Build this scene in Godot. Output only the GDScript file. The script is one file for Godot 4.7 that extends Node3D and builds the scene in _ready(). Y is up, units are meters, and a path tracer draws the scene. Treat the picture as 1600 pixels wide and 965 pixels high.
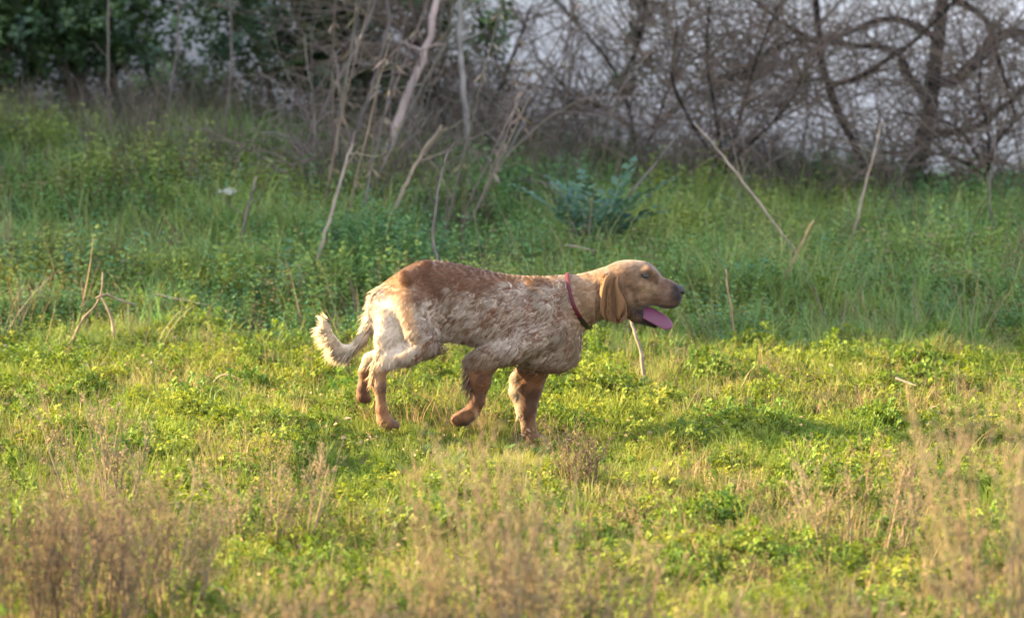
extends Node3D
# A tan and white roan dog trotting over a sunny meadow, in front of a shaded bank, a thicket and a pale wall.

const PITCH := 0.1309          # the camera looks down 7.5 degrees
const DIST := 16.0
const PPM := 450.0             # photo pixels per metre at the dog
const AIM_Y := 0.46
var rng := RandomNumberGenerator.new()
var n1 := FastNoiseLite.new()
var n2 := FastNoiseLite.new()
var n3 := FastNoiseLite.new()
var used := {}

# ------------------------------------------------------------------ mesh collector
class MB:
	var v := PackedVector3Array()
	var n := PackedVector3Array()
	var c := PackedColorArray()
	var ix := PackedInt32Array()
	func tri(a: Vector3, b: Vector3, d: Vector3, col: Color, col2 := Color(-1, 0, 0)):
		var i := v.size()
		v.append(a); v.append(b); v.append(d)
		c.append(col); c.append(col if col2.r < 0 else col2); c.append(col if col2.r < 0 else col2)
		ix.append(i); ix.append(i + 1); ix.append(i + 2)
	func tube(p: PackedVector3Array, r: PackedFloat32Array, sides: int, col: Color, col2: Color, lump := 0.0, rg: RandomNumberGenerator = null):
		var base := v.size()
		var m := p.size()
		var side := Vector3.UP
		for i in m:
			var t := (p[mini(i + 1, m - 1)] - p[maxi(i - 1, 0)]).normalized()
			if i == 0:
				side = t.cross(Vector3(0.31, 0.2, 0.93)).normalized()
			side = (side - t * side.dot(t)).normalized()
			var up := t.cross(side)
			var col3 := col.lerp(col2, float(i) / maxi(m - 1, 1))
			if rg: col3 = col3 * rg.randf_range(0.7, 1.25)
			for k in sides:
				var a := TAU * k / sides
				var d := side * cos(a) + up * sin(a)
				var rr: float = r[i] * (1.0 + (rg.randf_range(-lump, lump) if rg else 0.0))
				v.append(p[i] + d * rr); n.append(d)
				c.append(col3)
		for i in m - 1:
			for k in sides:
				var a := base + i * sides + k
				var b := base + i * sides + (k + 1) % sides
				ix.append(a); ix.append(b); ix.append(a + sides)
				ix.append(b); ix.append(b + sides); ix.append(a + sides)
		for e in 2:
			var ring := base + (m - 1) * sides * e
			var ci := v.size()
			v.append(p[(m - 1) * e]); n.append((p[0] - p[1]).normalized() if e == 0 else (p[m - 1] - p[m - 2]).normalized()); c.append(col if e == 0 else col2)
			for k in sides:
				ix.append(ci)
				ix.append(ring + (k + (1 - e)) % sides); ix.append(ring + (k + e) % sides)
	func mesh() -> ArrayMesh:
		var a := []
		a.resize(Mesh.ARRAY_MAX)
		a[Mesh.ARRAY_VERTEX] = v
		if n.size() == v.size():
			for t in range(0, ix.size(), 3):   # front faces run clockwise
				var i0 := ix[t]
				var i1 := ix[t + 1]
				var i2 := ix[t + 2]
				if (v[i2] - v[i0]).cross(v[i1] - v[i0]).dot(n[i0] + n[i1] + n[i2]) < 0.0:
					ix[t + 1] = i2
					ix[t + 2] = i1
			a[Mesh.ARRAY_NORMAL] = n
		a[Mesh.ARRAY_COLOR] = c
		a[Mesh.ARRAY_INDEX] = ix
		var m := ArrayMesh.new()
		m.add_surface_from_arrays(Mesh.PRIMITIVE_TRIANGLES, a)
		return m

# ------------------------------------------------------------------ naming
func tag(o: Node, label: String, category := "", group := "", kind := ""):
	if label: o.set_meta("label", label)
	if category: o.set_meta("category", category)
	if group: o.set_meta("group", group)
	if kind: o.set_meta("kind", kind)
	return o

func numbered(called: String) -> String:
	if not used.has(called):
		used[called] = 0
		return called
	used[called] += 1
	return "%s_%03d" % [called, used[called]]

func base(called: String, where: Vector3) -> Node3D:
	var o := Node3D.new()
	o.name = numbered(called)
	o.position = where
	add_child(o)
	return o

func part(called: String, m: Mesh, mat: Material, parent: Node3D = null) -> MeshInstance3D:
	var o := MeshInstance3D.new()
	o.mesh = m
	o.material_override = mat
	if parent:
		var k := 0
		var nm := called
		while parent.has_node(nm):
			k += 1
			nm = "%s_%03d" % [called, k]
		o.name = nm
		parent.add_child(o)
	else:
		o.name = numbered(called)
		add_child(o)
	return o

func many(called: String, m: Mesh, mat: Material, places: Array, cols: PackedColorArray, parent: Node3D) -> MultiMeshInstance3D:
	var mm := MultiMesh.new()
	mm.transform_format = MultiMesh.TRANSFORM_3D
	mm.use_colors = true
	mm.mesh = m
	mm.instance_count = places.size()
	for i in places.size():
		mm.set_instance_transform(i, places[i])
		mm.set_instance_color(i, cols[i])
	var o := MultiMeshInstance3D.new()
	o.multimesh = mm
	o.material_override = mat
	var k := 0
	var nm := called
	while parent.has_node(nm):
		k += 1
		nm = "%s_%03d" % [called, k]
	o.name = nm
	o.set_meta("kind", "stuff")
	parent.add_child(o)
	return o

func mat(rough := 0.8, spec := 0.3, back := 0.0) -> StandardMaterial3D:
	var m := StandardMaterial3D.new()
	m.vertex_color_use_as_albedo = true
	m.roughness = rough
	m.metallic_specular = spec
	m.cull_mode = BaseMaterial3D.CULL_DISABLED
	if back > 0:
		m.backlight_enabled = true
		m.backlight = Color(back, back, back * 0.6).linear_to_srgb()
	return m

# ------------------------------------------------------------------ the lens: where a point seen at (px, py) of the photograph stands, given its depth z
func pt(px: float, py: float, z: float) -> Vector3:
	var cam := Vector3(0, AIM_Y + DIST * sin(PITCH), DIST * cos(PITCH))
	var d := Vector3((px - 800.0) / PPM / DIST, 0, 0) + Vector3(0, -sin(PITCH), -cos(PITCH)) + Vector3(0, cos(PITCH), -sin(PITCH)) * ((482.5 - py) / PPM / DIST)
	return cam + d * ((z - cam.z) / d.z)

func smooth(a: float, b: float, x: float) -> float:
	var t := clampf((x - a) / (b - a), 0, 1)
	return t * t * (3 - 2 * t)

func gh(x: float, z: float) -> float:
	var y := lerpf(0.36, 0.05, smooth(-2.2, 2.2, x)) * smooth(-2.2, -6.2, z)
	y += 0.05 * exp(-((x + 0.75) ** 2 / 0.25 + (z - 0.1) ** 2 / 0.5))
	y -= 0.036 * exp(-((x - 0.16) ** 2 / 0.12 + (z - 0.1) ** 2 / 0.3))
	var near := exp(-(x * x + z * z) / 90.0)
	y += (n1.get_noise_2d(x * 9.0, z * 9.0) * 0.04 + n1.get_noise_2d(x * 28.0 + 50, z * 28.0) * 0.022 * (1.0 - 0.6 * dog_gap(x, z)) + n2.get_noise_2d(x * 11.0 + 20, z * 13.0) * 0.12 * smooth(-2.0, -3.0, z)) * near
	return y

func ground_at(x: float, z: float) -> Vector3:
	return Vector3(x, gh(x, z), z)

# ------------------------------------------------------------------ _ready
func _ready():
	rng.seed = 7
	n1.seed = 3; n1.frequency = 0.1; n1.noise_type = FastNoiseLite.TYPE_SIMPLEX_SMOOTH
	n2.seed = 11; n2.frequency = 0.1; n2.noise_type = FastNoiseLite.TYPE_SIMPLEX_SMOOTH; n2.fractal_octaves = 2
	n3.seed = 23; n3.frequency = 1.0; n3.noise_type = FastNoiseLite.TYPE_SIMPLEX_SMOOTH; n3.fractal_octaves = 2
	var cam := Camera3D.new()
	cam.name = "camera"
	cam.position = Vector3(0, AIM_Y + DIST * sin(PITCH), DIST * cos(PITCH))
	cam.rotation = Vector3(-PITCH, 0, 0)
	var lens := CameraAttributesPhysical.new()
	lens.frustum_focal_length = 179.08
	lens.frustum_focus_distance = DIST - 0.05
	lens.exposure_aperture = 3.6
	lens.frustum_near = 0.1
	lens.frustum_far = 800.0
	cam.attributes = lens
	cam.fov = rad_to_deg(2.0 * atan(482.5 / PPM / DIST))
	cam.near = 0.1
	cam.far = 800.0
	cam.current = true
	add_child(cam)
	var we := WorldEnvironment.new()
	we.name = "environment"
	var e := Environment.new()
	e.background_mode = Environment.BG_SKY
	var sm := ProceduralSkyMaterial.new()
	sm.sky_top_color = Color(0.64, 0.69, 0.78)
	sm.sky_horizon_color = Color(0.88, 0.89, 0.90)
	sm.sky_curve = 0.25
	sm.sky_energy_multiplier = 0.84
	sm.ground_bottom_color = Color(0.25, 0.27, 0.2)
	sm.ground_horizon_color = Color(0.6, 0.62, 0.6)
	sm.sun_angle_max = 20.0
	var sky := Sky.new()
	sky.sky_material = sm
	e.sky = sky
	e.tonemap_mode = Environment.TONE_MAPPER_LINEAR
	e.tonemap_exposure = 9.8
	e.sdfgi_enabled = true
	e.ssao_enabled = true
	e.ssil_enabled = true
	we.environment = e
	add_child(we)
	var sun := DirectionalLight3D.new()
	sun.name = "sun"
	var el := deg_to_rad(15.0)
	var az := deg_to_rad(10.0)
	var to_sun := Vector3(-cos(el) * cos(az), sin(el), -cos(el) * sin(az))
	sun.look_at_from_position(to_sun * 40.0, Vector3.ZERO)
	sun.light_energy = 1.6
	sun.light_color = Color(1.0, 0.88, 0.67)
	sun.light_angular_distance = 0.5
	sun.shadow_enabled = true
	add_child(sun)

	make_ground()
	make_building()
	make_meadow()
	make_bank()
	make_hedge()
	make_left_trees()
	make_thicket()
	make_brambles()
	make_stalks()
	make_foreground()
	make_dog()

# ------------------------------------------------------------------ ground
func make_ground():
	var xs := PackedFloat32Array()
	var zs := PackedFloat32Array()
	var a := -300.0
	for s in [[-300.0, -40.0, 20.0], [-40.0, -8.0, 2.0], [-8.0, -4.0, 0.2], [-4.0, 4.0, 0.05], [4.0, 8.0, 0.2], [8.0, 40.0, 2.0], [40.0, 301.0, 20.0]]:
		a = s[0]
		while a < s[1] - 0.001:
			xs.append(a)
			a += s[2]
	for s in [[-300.0, -40.0, 20.0], [-40.0, -9.0, 1.0], [-9.0, 5.0, 0.06], [5.0, 24.0, 0.5], [24.0, 301.0, 15.0]]:
		a = s[0]
		while a < s[1] - 0.001:
			zs.append(a)
			a += s[2]
	var b := MB.new()
	for z in zs:
		for x in xs:
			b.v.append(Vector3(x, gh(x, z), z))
			var p := n2.get_noise_2d(x * 12, z * 12) * 0.5 + 0.5
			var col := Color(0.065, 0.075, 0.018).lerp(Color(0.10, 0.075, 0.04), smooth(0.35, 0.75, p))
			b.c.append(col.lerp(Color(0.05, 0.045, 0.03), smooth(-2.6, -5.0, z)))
	var w := xs.size()
	for j in zs.size() - 1:
		for i in w - 1:
			var k := j * w + i
			b.ix.append_array(PackedInt32Array([k, k + 1, k + w, k + 1, k + w + 1, k + w]))
	b.n.resize(b.v.size())
	for j in zs.size():
		for i in w:
			var x := xs[i]
			var z := zs[j]
			b.n[j * w + i] = Vector3(gh(x - 0.03, z) - gh(x + 0.03, z), 0.06, gh(x, z - 0.03) - gh(x, z + 0.03)).normalized()
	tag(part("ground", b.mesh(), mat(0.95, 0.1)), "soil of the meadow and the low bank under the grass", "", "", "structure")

func make_building():
	var o := base("farm_building", Vector3(-6, 0, -8.6))
	var m := StandardMaterial3D.new()
	m.roughness = 0.9
	m.metallic_specular = 0.2
	var nt := NoiseTexture2D.new()
	nt.width = 512; nt.height = 512; nt.seamless = true
	var fn := FastNoiseLite.new()
	fn.seed = 5; fn.frequency = 0.006; fn.fractal_octaves = 5
	nt.noise = fn
	var g := Gradient.new()
	g.set_color(0, Color(0.70, 0.685, 0.67)); g.set_color(1, Color(0.85, 0.835, 0.825))
	nt.color_ramp = g
	m.albedo_texture = nt
	m.uv1_triplanar = true
	m.uv1_scale = Vector3(0.35, 0.35, 0.35)
	var wl := BoxMesh.new()
	wl.size = Vector3(36, 7.0, 0.35)
	part("wall", wl, m, o).position = Vector3(0, 3.3, -0.175)
	var wb := BoxMesh.new()
	wb.size = Vector3(36, 7.0, 0.35)
	part("wall", wb, m, o).position = Vector3(0, 3.3, -8.0)
	for s in [-1, 1]:
		var ws := BoxMesh.new()
		ws.size = Vector3(0.35, 6.99, 7.46)
		part("wall", ws, m, o).position = Vector3(s * 17.8, 3.3, -4.088)
	var b := MB.new()
	var h := 6.8
	for f in [[-18.2, 0.12, 18.2, -4.1, h, 8.3], [-18.2, -8.4, 18.2, -4.1, h, 8.3]]:
		var q := [Vector3(f[0], f[4], f[1]), Vector3(f[2], f[4], f[1]), Vector3(f[2], f[5], f[3]), Vector3(f[0], f[5], f[3])]
		var col := Color(0.3, 0.13, 0.08)
		for dy in [0.0, 0.1]:
			var u := Vector3(0, dy, 0)
			b.tri(q[0] + u, q[1] + u, q[2] + u, col)
			b.tri(q[0] + u, q[2] + u, q[3] + u, col)
		b.tri(q[0], q[1], q[1] + Vector3(0, 0.1, 0), col)
		b.tri(q[0], q[1] + Vector3(0, 0.1, 0), q[0] + Vector3(0, 0.1, 0), col)
	part("roof", b.mesh(), mat(0.9), o)
	tag(o, "pale plastered building wall in shade behind the bare thicket", "building")

# ------------------------------------------------------------------ small plants
func leaf(b: MB, p: Vector3, dir: Vector3, up: Vector3, l: float, w: float, col: Color):
	var s := dir.cross(up).normalized() * w * 0.5
	var m := p + dir * l * 0.5 - up * w * 0.12
	var tip := p + dir * l + up * l * -0.12
	b.tri(p, m + s + up * w * 0.22, tip, col)
	b.tri(p, tip, m - s + up * w * 0.22, col * Color(0.88, 0.9, 0.9))

func blade(b: MB, p: Vector3, dir: Vector3, lean: float, h: float, w: float, col: Color, segs := 3):
	var s := dir.cross(Vector3.UP).normalized().rotated(Vector3.UP, rng.randf_range(-0.9, 0.9)) * w * 0.5
	var q := p
	for i in segs:
		var t := float(i + 1) / segs
		var a := lean * t
		var nx := q + (Vector3.UP * cos(a) + dir * sin(a)) * h / segs
		var k0 := 1.0 - 0.75 * float(i) / segs
		var k1 := 1.0 - 0.75 * t
		if i == segs - 1:
			b.tri(q - s * k0, q + s * k0, nx, col)
		else:
			b.tri(q - s * k0, q + s * k0, nx + s * k1, col)
			b.tri(q - s * k0, nx + s * k1, nx - s * k1, col)
		q = nx

func rdir() -> Vector3:
	var a := rng.randf() * TAU
	return Vector3(cos(a), 0, sin(a))

func vary(c: Color, k: float) -> Color:
	var f := 1.0 + rng.randf_range(-k, k)
	return Color(c.r * f * (1 + rng.randf_range(-k, k) * 0.4), c.g * f, c.b * f * (1 + rng.randf_range(-k, k) * 0.5))

func clover_clump(h: float, r: float, count: int, ls: float) -> Mesh:
	var b := MB.new()
	for i in count:
		var d := rdir()
		var rr := r * sqrt(rng.randf())
		var hh := h * (1.0 - 0.6 * (rr / r) ** 2) * rng.randf_range(0.35, 1.0)
		var p := d * rr + Vector3(0, hh, 0)
		var c := vary(Color(1, 1, 1), 0.22)
		var up := (Vector3.UP + d * rng.randf_range(-0.1, 0.7) + rdir() * 0.5).normalized()
		var a0 := rng.randf() * TAU
		for k in 3:
			var dd := Vector3(cos(a0 + k * 2.1), 0, sin(a0 + k * 2.1))
			dd = (dd - up * dd.dot(up)).normalized()
			leaf(b, p, dd, up, ls * rng.randf_range(0.8, 1.2), ls * 0.85, c)
	return b.mesh()

func grass_clump(n: int, r: float, h0: float, h1: float, w: float, lean: float) -> Mesh:
	var b := MB.new()
	for i in n:
		var d := rdir()
		blade(b, d * r * rng.randf(), (d + rdir() * 0.8).normalized(), lean * rng.randf_range(0.3, 1.2), rng.randf_range(h0, h1), w, vary(Color(1, 1, 1), 0.2))
	return b.mesh()

func herb_clump(stems: int, r: float, h: float, ll: float) -> Mesh:
	var b := MB.new()
	for s in stems:
		var d := rdir()
		var p := d * r * sqrt(rng.randf())
		var lean := (d * rng.randf_range(0.0, 0.5) + Vector3.UP).normalized()
		var hh := h * rng.randf_range(0.5, 1.0)
		var q := p + lean * hh
		var sd := lean.cross(rdir()).normalized() * 0.0015
		b.tri(p - sd, p + sd, q, Color(0.8, 0.85, 0.7))
		var nl := 7
		for k in nl:
			var t := (k + 1.0) / nl
			var a := k * 2.4 + rng.randf()
			for m in 2:
				var dd := (Vector3(cos(a + m * PI), rng.randf_range(-0.35, 0.35), sin(a + m * PI))).normalized()
				leaf(b, p + lean * hh * t, dd, (Vector3.UP + rdir() * 0.4).normalized(), ll * (1.15 - 0.6 * t) * rng.randf_range(0.7, 1.2), ll * 0.5, vary(Color(1, 1, 1), 0.25))
	return b.mesh()

func straw_clump(n: int, r: float, h0: float, h1: float, w: float) -> Mesh:
	var b := MB.new()
	for i in n:
		var d := rdir()
		var h := rng.randf_range(h0, h1)
		var p := d * r * rng.randf()
		blade(b, p, d, rng.randf_range(0.1, 0.9), h, w, vary(Color(1, 1, 1), 0.25))
		if rng.randf() < 0.5:
			var top := p + Vector3.UP * h * 0.85 + d * h * 0.25
			for k in 4:
				leaf(b, top + Vector3.UP * k * -0.006, (d + rdir()).normalized(), Vector3.UP, 0.012, 0.005, Color(0.9, 0.85, 0.8))
	return b.mesh()

func at(p: Vector3, s: float, sy := 1.0, tilt := 0.0) -> Transform3D:
	var bs := Basis(Vector3.UP, rng.randf() * TAU).scaled(Vector3(s, s * sy, s))
	if tilt > 0:
		bs = Basis(rdir(), rng.randf() * tilt) * bs
	return Transform3D(bs, p)

func dog_gap(x: float, z: float) -> float:   # 1 where the dog treads and just before it, so that the growth stays low there
	return smooth(0.75, 0.3, absf(x + 0.15)) * smooth(-0.4, -0.15, z) * smooth(1.5, 0.4, z)

func make_meadow():
	var green := [Color(0.115, 0.16, 0.018), Color(0.17, 0.20, 0.019), Color(0.215, 0.22, 0.030), Color(0.06, 0.115, 0.020)]
	var root := base("meadow_clover", Vector3.ZERO)
	tag(root, "low bright green clover mat covering the sunny meadow", "ground cover", "", "stuff")
	var gm := mat(0.65, 0.25, 0.7)
	for variant in 4:
		var m := clover_clump([0.035, 0.05, 0.065, 0.03][variant], 0.06, 38, [0.008, 0.010, 0.012, 0.008][variant])
		var pl := []
		var cl := PackedColorArray()
		for i in 6600:
			var x := rng.randf_range(-3.4, 3.4)
			var z := rng.randf_range(-3.4, 4.6)
			var f := n2.get_noise_2d(x * 14, z * 10) * 0.5 + 0.5
			var f2 := n1.get_noise_2d(x * 45 + 9, z * 45) * 0.5 + 0.5
			if f2 < 0.22 and rng.randf() < 0.8: continue
			if rng.randf() < 0.85 * exp(-((x + 0.2) / 0.2) ** 2 - ((z + 0.35) / 0.4) ** 2): continue
			if f < 0.38 and rng.randf() < 0.55: continue
			var s := rng.randf_range(0.7, 1.25) * (0.75 + 0.7 * f2)
			var f3 := smooth(0.52, 0.80, n2.get_noise_2d(x * 26 + 300, z * 20) * 0.5 + 0.5)
			s *= (1.0 + 0.25 * f3) * (1.0 - 0.5 * dog_gap(x, z))
			pl.append(at(ground_at(x, z) - Vector3(0, 0.006, 0), s, rng.randf_range(0.7, 1.3) * (1.0 + 0.55 * f3), 0.35))
			var c: Color = green[0].lerp(green[1], smooth(0.3, 0.6, f)).lerp(green[2], smooth(0.55, 0.8, f2) * 0.8)
			c = c.lerp(green[3], maxf(smooth(0.45, 0.2, f2), f3 * 0.65))
			cl.append(vary(c, 0.2))
		many("leaves", m, gm, pl, cl, root)
	root = base("meadow_grass", Vector3.ZERO)
	tag(root, "short yellow green grass growing through the clover", "grass", "", "stuff")
	for variant in 3:
		var m := grass_clump(22, 0.035, 0.03, [0.055, 0.08, 0.11][variant], 0.0026, [1.0, 1.3, 0.7][variant])
		var pl := []
		var cl := PackedColorArray()
		for i in 8500:
			var x := rng.randf_range(-3.4, 3.4)
			var z := rng.randf_range(-3.2, 4.6)
			var f := n2.get_noise_2d(x * 11 + 30, z * 8) * 0.5 + 0.5
			if f < 0.3 and rng.randf() < 0.7: continue
			pl.append(at(ground_at(x, z), rng.randf_range(0.7, 1.3) * (1.0 - 0.3 * dog_gap(x, z)), 1.0, 0.3))
			cl.append(vary(Color(0.075, 0.135, 0.022).lerp(Color(0.155, 0.19, 0.032), smooth(0.25, 0.5, f + rng.randf_range(-0.1, 0.1))).lerp(Color(0.23, 0.215, 0.075), smooth(0.5, 0.85, f + rng.randf_range(-0.2, 0.2))), 0.2))
		many("blades", m, gm, pl, cl, root)
	root = base("dead_leaves", Vector3.ZERO)
	tag(root, "small curled brown dead leaves littered through the meadow", "dead leaves", "", "stuff")
	for variant in 2:
		var b := MB.new()
		for k in 5:
			var d := (rdir() + Vector3(0, rng.randf_range(-0.1, 0.5), 0)).normalized()
			leaf(b, rdir() * 0.05 * rng.randf() + Vector3(0, rng.randf_range(0.015, 0.05), 0), d, (Vector3.UP + rdir() * 0.8).normalized(), rng.randf_range(0.014, 0.032), 0.012, vary(Color(1, 1, 1), 0.35))
		var m := b.mesh()
		var pl := []
		var cl := PackedColorArray()
		for i in 1700:
			var x := rng.randf_range(-3.4, 3.4)
			var z := rng.randf_range(-3.0, 4.4)
			if rng.randf() > smooth(0.3, 0.7, n2.get_noise_2d(x * 18 + 400, z * 14) * 0.5 + 0.5): continue
			pl.append(at(ground_at(x, z), rng.randf_range(0.6, 1.2), 1.0, 0.5))
			cl.append(vary(Color(0.21, 0.125, 0.055).lerp(Color(0.30, 0.24, 0.15), rng.randf()), 0.25))
		many("leaves", m, mat(0.8, 0.2, 0.3), pl, cl, root)
	root = base("broad_weeds", Vector3.ZERO)
	tag(root, "low rosettes of broader dark green leaves among the meadow grass", "weeds", "", "stuff")
	for variant in 2:
		var b := MB.new()
		for k in 11:
			var d := (rdir() + Vector3(0, rng.randf_range(0.15, 0.9), 0)).normalized()
			leaf(b, Vector3(0, 0.005, 0), d, (Vector3.UP * 1.2 - d * 0.5).normalized(), rng.randf_range(0.04, 0.085), [0.014, 0.024][variant], vary(Color(1, 1, 1), 0.25))
		var m := b.mesh()
		var pl := []
		var cl := PackedColorArray()
		for i in 900:
			var x := rng.randf_range(-3.4, 3.4)
			var z := rng.randf_range(-3.0, 4.4)
			if rng.randf() > smooth(0.45, 0.8, n2.get_noise_2d(x * 9 + 500, z * 9) * 0.5 + 0.5): continue
			pl.append(at(ground_at(x, z), rng.randf_range(0.6, 1.2), 1.0, 0.3))
			cl.append(vary(Color(0.07, 0.14, 0.03).lerp(Color(0.13, 0.18, 0.05), rng.randf()), 0.2))
		many("leaves", m, mat(0.6, 0.3, 0.5), pl, cl, root)
	root = base("dry_grass", Vector3.ZERO)
	tag(root, "dead straw coloured grass scattered in tufts over the meadow", "dry grass", "", "stuff")
	var sm := mat(0.8, 0.2, 0.4)
	for variant in 3:
		var m := straw_clump(12, 0.04, 0.05, [0.12, 0.17, 0.1][variant], 0.0024)
		var pl := []
		var cl := PackedColorArray()
		for i in 4200:
			var x := rng.randf_range(-3.4, 3.4)
			var z := rng.randf_range(-3.0, 4.6)
			var f := n2.get_noise_2d(x * 7 + 80, z * 5) * 0.5 + 0.5
			var bare := exp(-((x + 0.2) / 0.22) ** 2 - ((z + 0.35) / 0.45) ** 2)
			if rng.randf() > smooth(0.35, 0.8, f + 0.035 * z + bare): continue
			if dog_gap(x, z) > 0.3 and z > 0.0: continue
			pl.append(at(ground_at(x, z), rng.randf_range(0.6, 1.2), 1.0, 0.4))
			cl.append(vary(Color(0.27, 0.20, 0.10).lerp(Color(0.17, 0.12, 0.07), rng.randf()), 0.2))
		many("straw", m, sm, pl, cl, root)

func make_bank():
	var root := base("bank_herbs", Vector3.ZERO)
	tag(root, "dense leafy green weeds covering the shaded bank", "weeds", "", "stuff")
	var gm := mat(0.6, 0.3, 0.6)
	for variant in 4:
		var m := herb_clump(12, 0.10, [0.13, 0.19, 0.10, 0.25][variant], [0.022, 0.03, 0.018, 0.024][variant])
		var pl := []
		var cl := PackedColorArray()
		for i in 4600:
			var x := rng.randf_range(-4.8, 4.2)
			var z := rng.randf_range(-7.6, -1.7)
			var f := n2.get_noise_2d(x * 9, z * 8 + 40) * 0.5 + 0.5
			var edge := smooth(-1.7, -3.0, z)
			if rng.randf() > 0.25 + 0.75 * edge: continue
			pl.append(at(ground_at(x, z), rng.randf_range(0.6, 1.15) * (0.45 + 0.6 * edge) * (0.55 + 0.9 * f), 1.0, 0.35))
			var c := Color(0.08, 0.16, 0.042).lerp(Color(0.18, 0.22, 0.042), smooth(0.4, 0.7, n2.get_noise_2d(x * 5 - 60, z * 6) * 0.5 + 0.5)).lerp(Color(0.06, 0.14, 0.065), smooth(0.6, 0.9, rng.randf()))
			if rng.randf() < 0.08: c = Color(0.16, 0.12, 0.06)
			cl.append(vary(c, 0.25))
		many("leaves", m, gm, pl, cl, root)
	root = base("bank_grass", Vector3.ZERO)
	tag(root, "long arching green grass on the shaded bank", "grass", "", "stuff")
	for variant in 3:
		var m := grass_clump(20, 0.05, 0.12, [0.22, 0.3, 0.38][variant], 0.005, [1.6, 1.3, 1.9][variant])
		var pl := []
		var cl := PackedColorArray()
		for i in 8000:
			var x := rng.randf_range(-4.8, 4.2)
			var z := rng.randf_range(-7.4, -1.9)
			var f := n2.get_noise_2d(x * 6 + 70, z * 6) * 0.5 + 0.5
			if rng.randf() > smooth(0.15, 0.65, f + 0.07 * x) : continue
			pl.append(at(ground_at(x, z), rng.randf_range(0.6, 1.1) * (0.55 + 0.45 * smooth(-1.9, -3.2, z)) * (1.0 - 0.45 * smooth(-5.4, -6.4, z) * smooth(1.0, 1.9, x)), 1.0, 0.3))
			cl.append(vary(Color(0.11, 0.20, 0.05).lerp(Color(0.23, 0.24, 0.075), rng.randf() ** 1.5), 0.2))
		many("blades", m, gm, pl, cl, root)
	root = base("tall_grass_tufts", Vector3.ZERO)
	tag(root, "taller tufts of arching yellow green grass standing out of the bank", "grass", "", "stuff")
	for variant in 2:
		var m := grass_clump(46, 0.09, 0.18, [0.40, 0.30][variant], 0.0055, [1.5, 2.0][variant])
		var pl := []
		var cl := PackedColorArray()
		for i in 620:
			var x := rng.randf_range(-4.8, 4.2)
			var z := rng.randf_range(-6.6, -2.3)
			if rng.randf() > smooth(0.4, 0.75, n2.get_noise_2d(x * 10 + 600, z * 10) * 0.5 + 0.5 + 0.04 * x): continue
			pl.append(at(ground_at(x, z), rng.randf_range(0.6, 1.05) * (0.6 + 0.4 * smooth(-2.3, -3.6, z)) * (1.0 - 0.45 * smooth(-5.2, -6.2, z) * smooth(1.0, 1.9, x)), 1.0, 0.3))
			cl.append(vary(Color(0.13, 0.21, 0.05).lerp(Color(0.27, 0.26, 0.10), rng.randf() ** 2), 0.2))
		many("blades", m, gm, pl, cl, root)
	root = base("dead_brush", Vector3.ZERO)
	tag(root, "grey brown tangle of dead weeds along the top of the bank", "dead weeds", "", "stuff")
	var sm := mat(0.85, 0.2, 0.2)
	for variant in 3:
		var b := MB.new()
		for k in 26:
			var d := rdir()
			var p := d * 0.12 * rng.randf()
			blade(b, p, d, rng.randf_range(0.2, 1.3), rng.randf_range(0.2, 0.55), 0.004, vary(Color(1, 1, 1), 0.3), 4)
			for j in 3:
				var q := p + Vector3.UP * rng.randf_range(0.1, 0.35) + d * 0.05
				blade(b, q, rdir(), rng.randf_range(0.5, 1.4), rng.randf_range(0.06, 0.16), 0.003, vary(Color(1, 1, 1), 0.3), 2)
		var m := b.mesh()
		var pl := []
		var cl := PackedColorArray()
		for i in 420:
			var x := rng.randf_range(-4.8, 4.2)
			var z := rng.randf_range(-7.8, -4.2)
			var dens := 0.06 + 0.75 * exp(-((x + 0.45) / 0.5) ** 2) + 0.5 * exp(-((x - 0.9) / 0.7) ** 2) * smooth(-5.0, -5.8, z) + 0.4 * exp(-((x + 1.9) / 0.6) ** 2)
			if rng.randf() > dens * smooth(-4.2, -5.6, z): continue
			pl.append(at(ground_at(x, z), rng.randf_range(0.7, 1.2), 1.0, 0.5))
			cl.append(vary(Color(0.085, 0.068, 0.050).lerp(Color(0.055, 0.046, 0.040), rng.randf()), 0.2))
		many("stems", m, sm, pl, cl, root)
	root = base("bank_straw", Vector3.ZERO)
	tag(root, "thin dead stems and dry grass standing among the weeds of the bank", "dry grass", "", "stuff")
	for variant in 3:
		var b := MB.new()
		for k in [5, 9, 3][variant]:
			var d := rdir()
			blade(b, d * 0.06 * rng.randf(), d, rng.randf_range(0.1, 0.9), [0.36, 0.24, 0.44][variant] * rng.randf_range(0.6, 1.1), 0.005, vary(Color(1, 1, 1), 0.3), 5)
		var m := b.mesh()
		var pl := []
		var cl := PackedColorArray()
		for i in 650:
			var x := rng.randf_range(-4.8, 4.2)
			var z := rng.randf_range(-7.2, -2.0)
			var f := n2.get_noise_2d(x * 8 + 170, z * 7) * 0.5 + 0.5
			if rng.randf() > smooth(0.35, 0.75, f): continue
			pl.append(at(ground_at(x, z), rng.randf_range(0.7, 1.2), 1.0, 0.4))
			cl.append(vary(Color(0.17, 0.125, 0.08).lerp(Color(0.09, 0.07, 0.05), rng.randf()), 0.25))
		many("straw", m, sm, pl, cl, root)
	# the grey green thistle rosette behind the dog's head
	var th := base("thistle", ground_at(pt(930, 350, -4.0).x, -4.0) + Vector3(0, 0.06, 0))
	var tm := mat(0.6, 0.35, 0.4)
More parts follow.
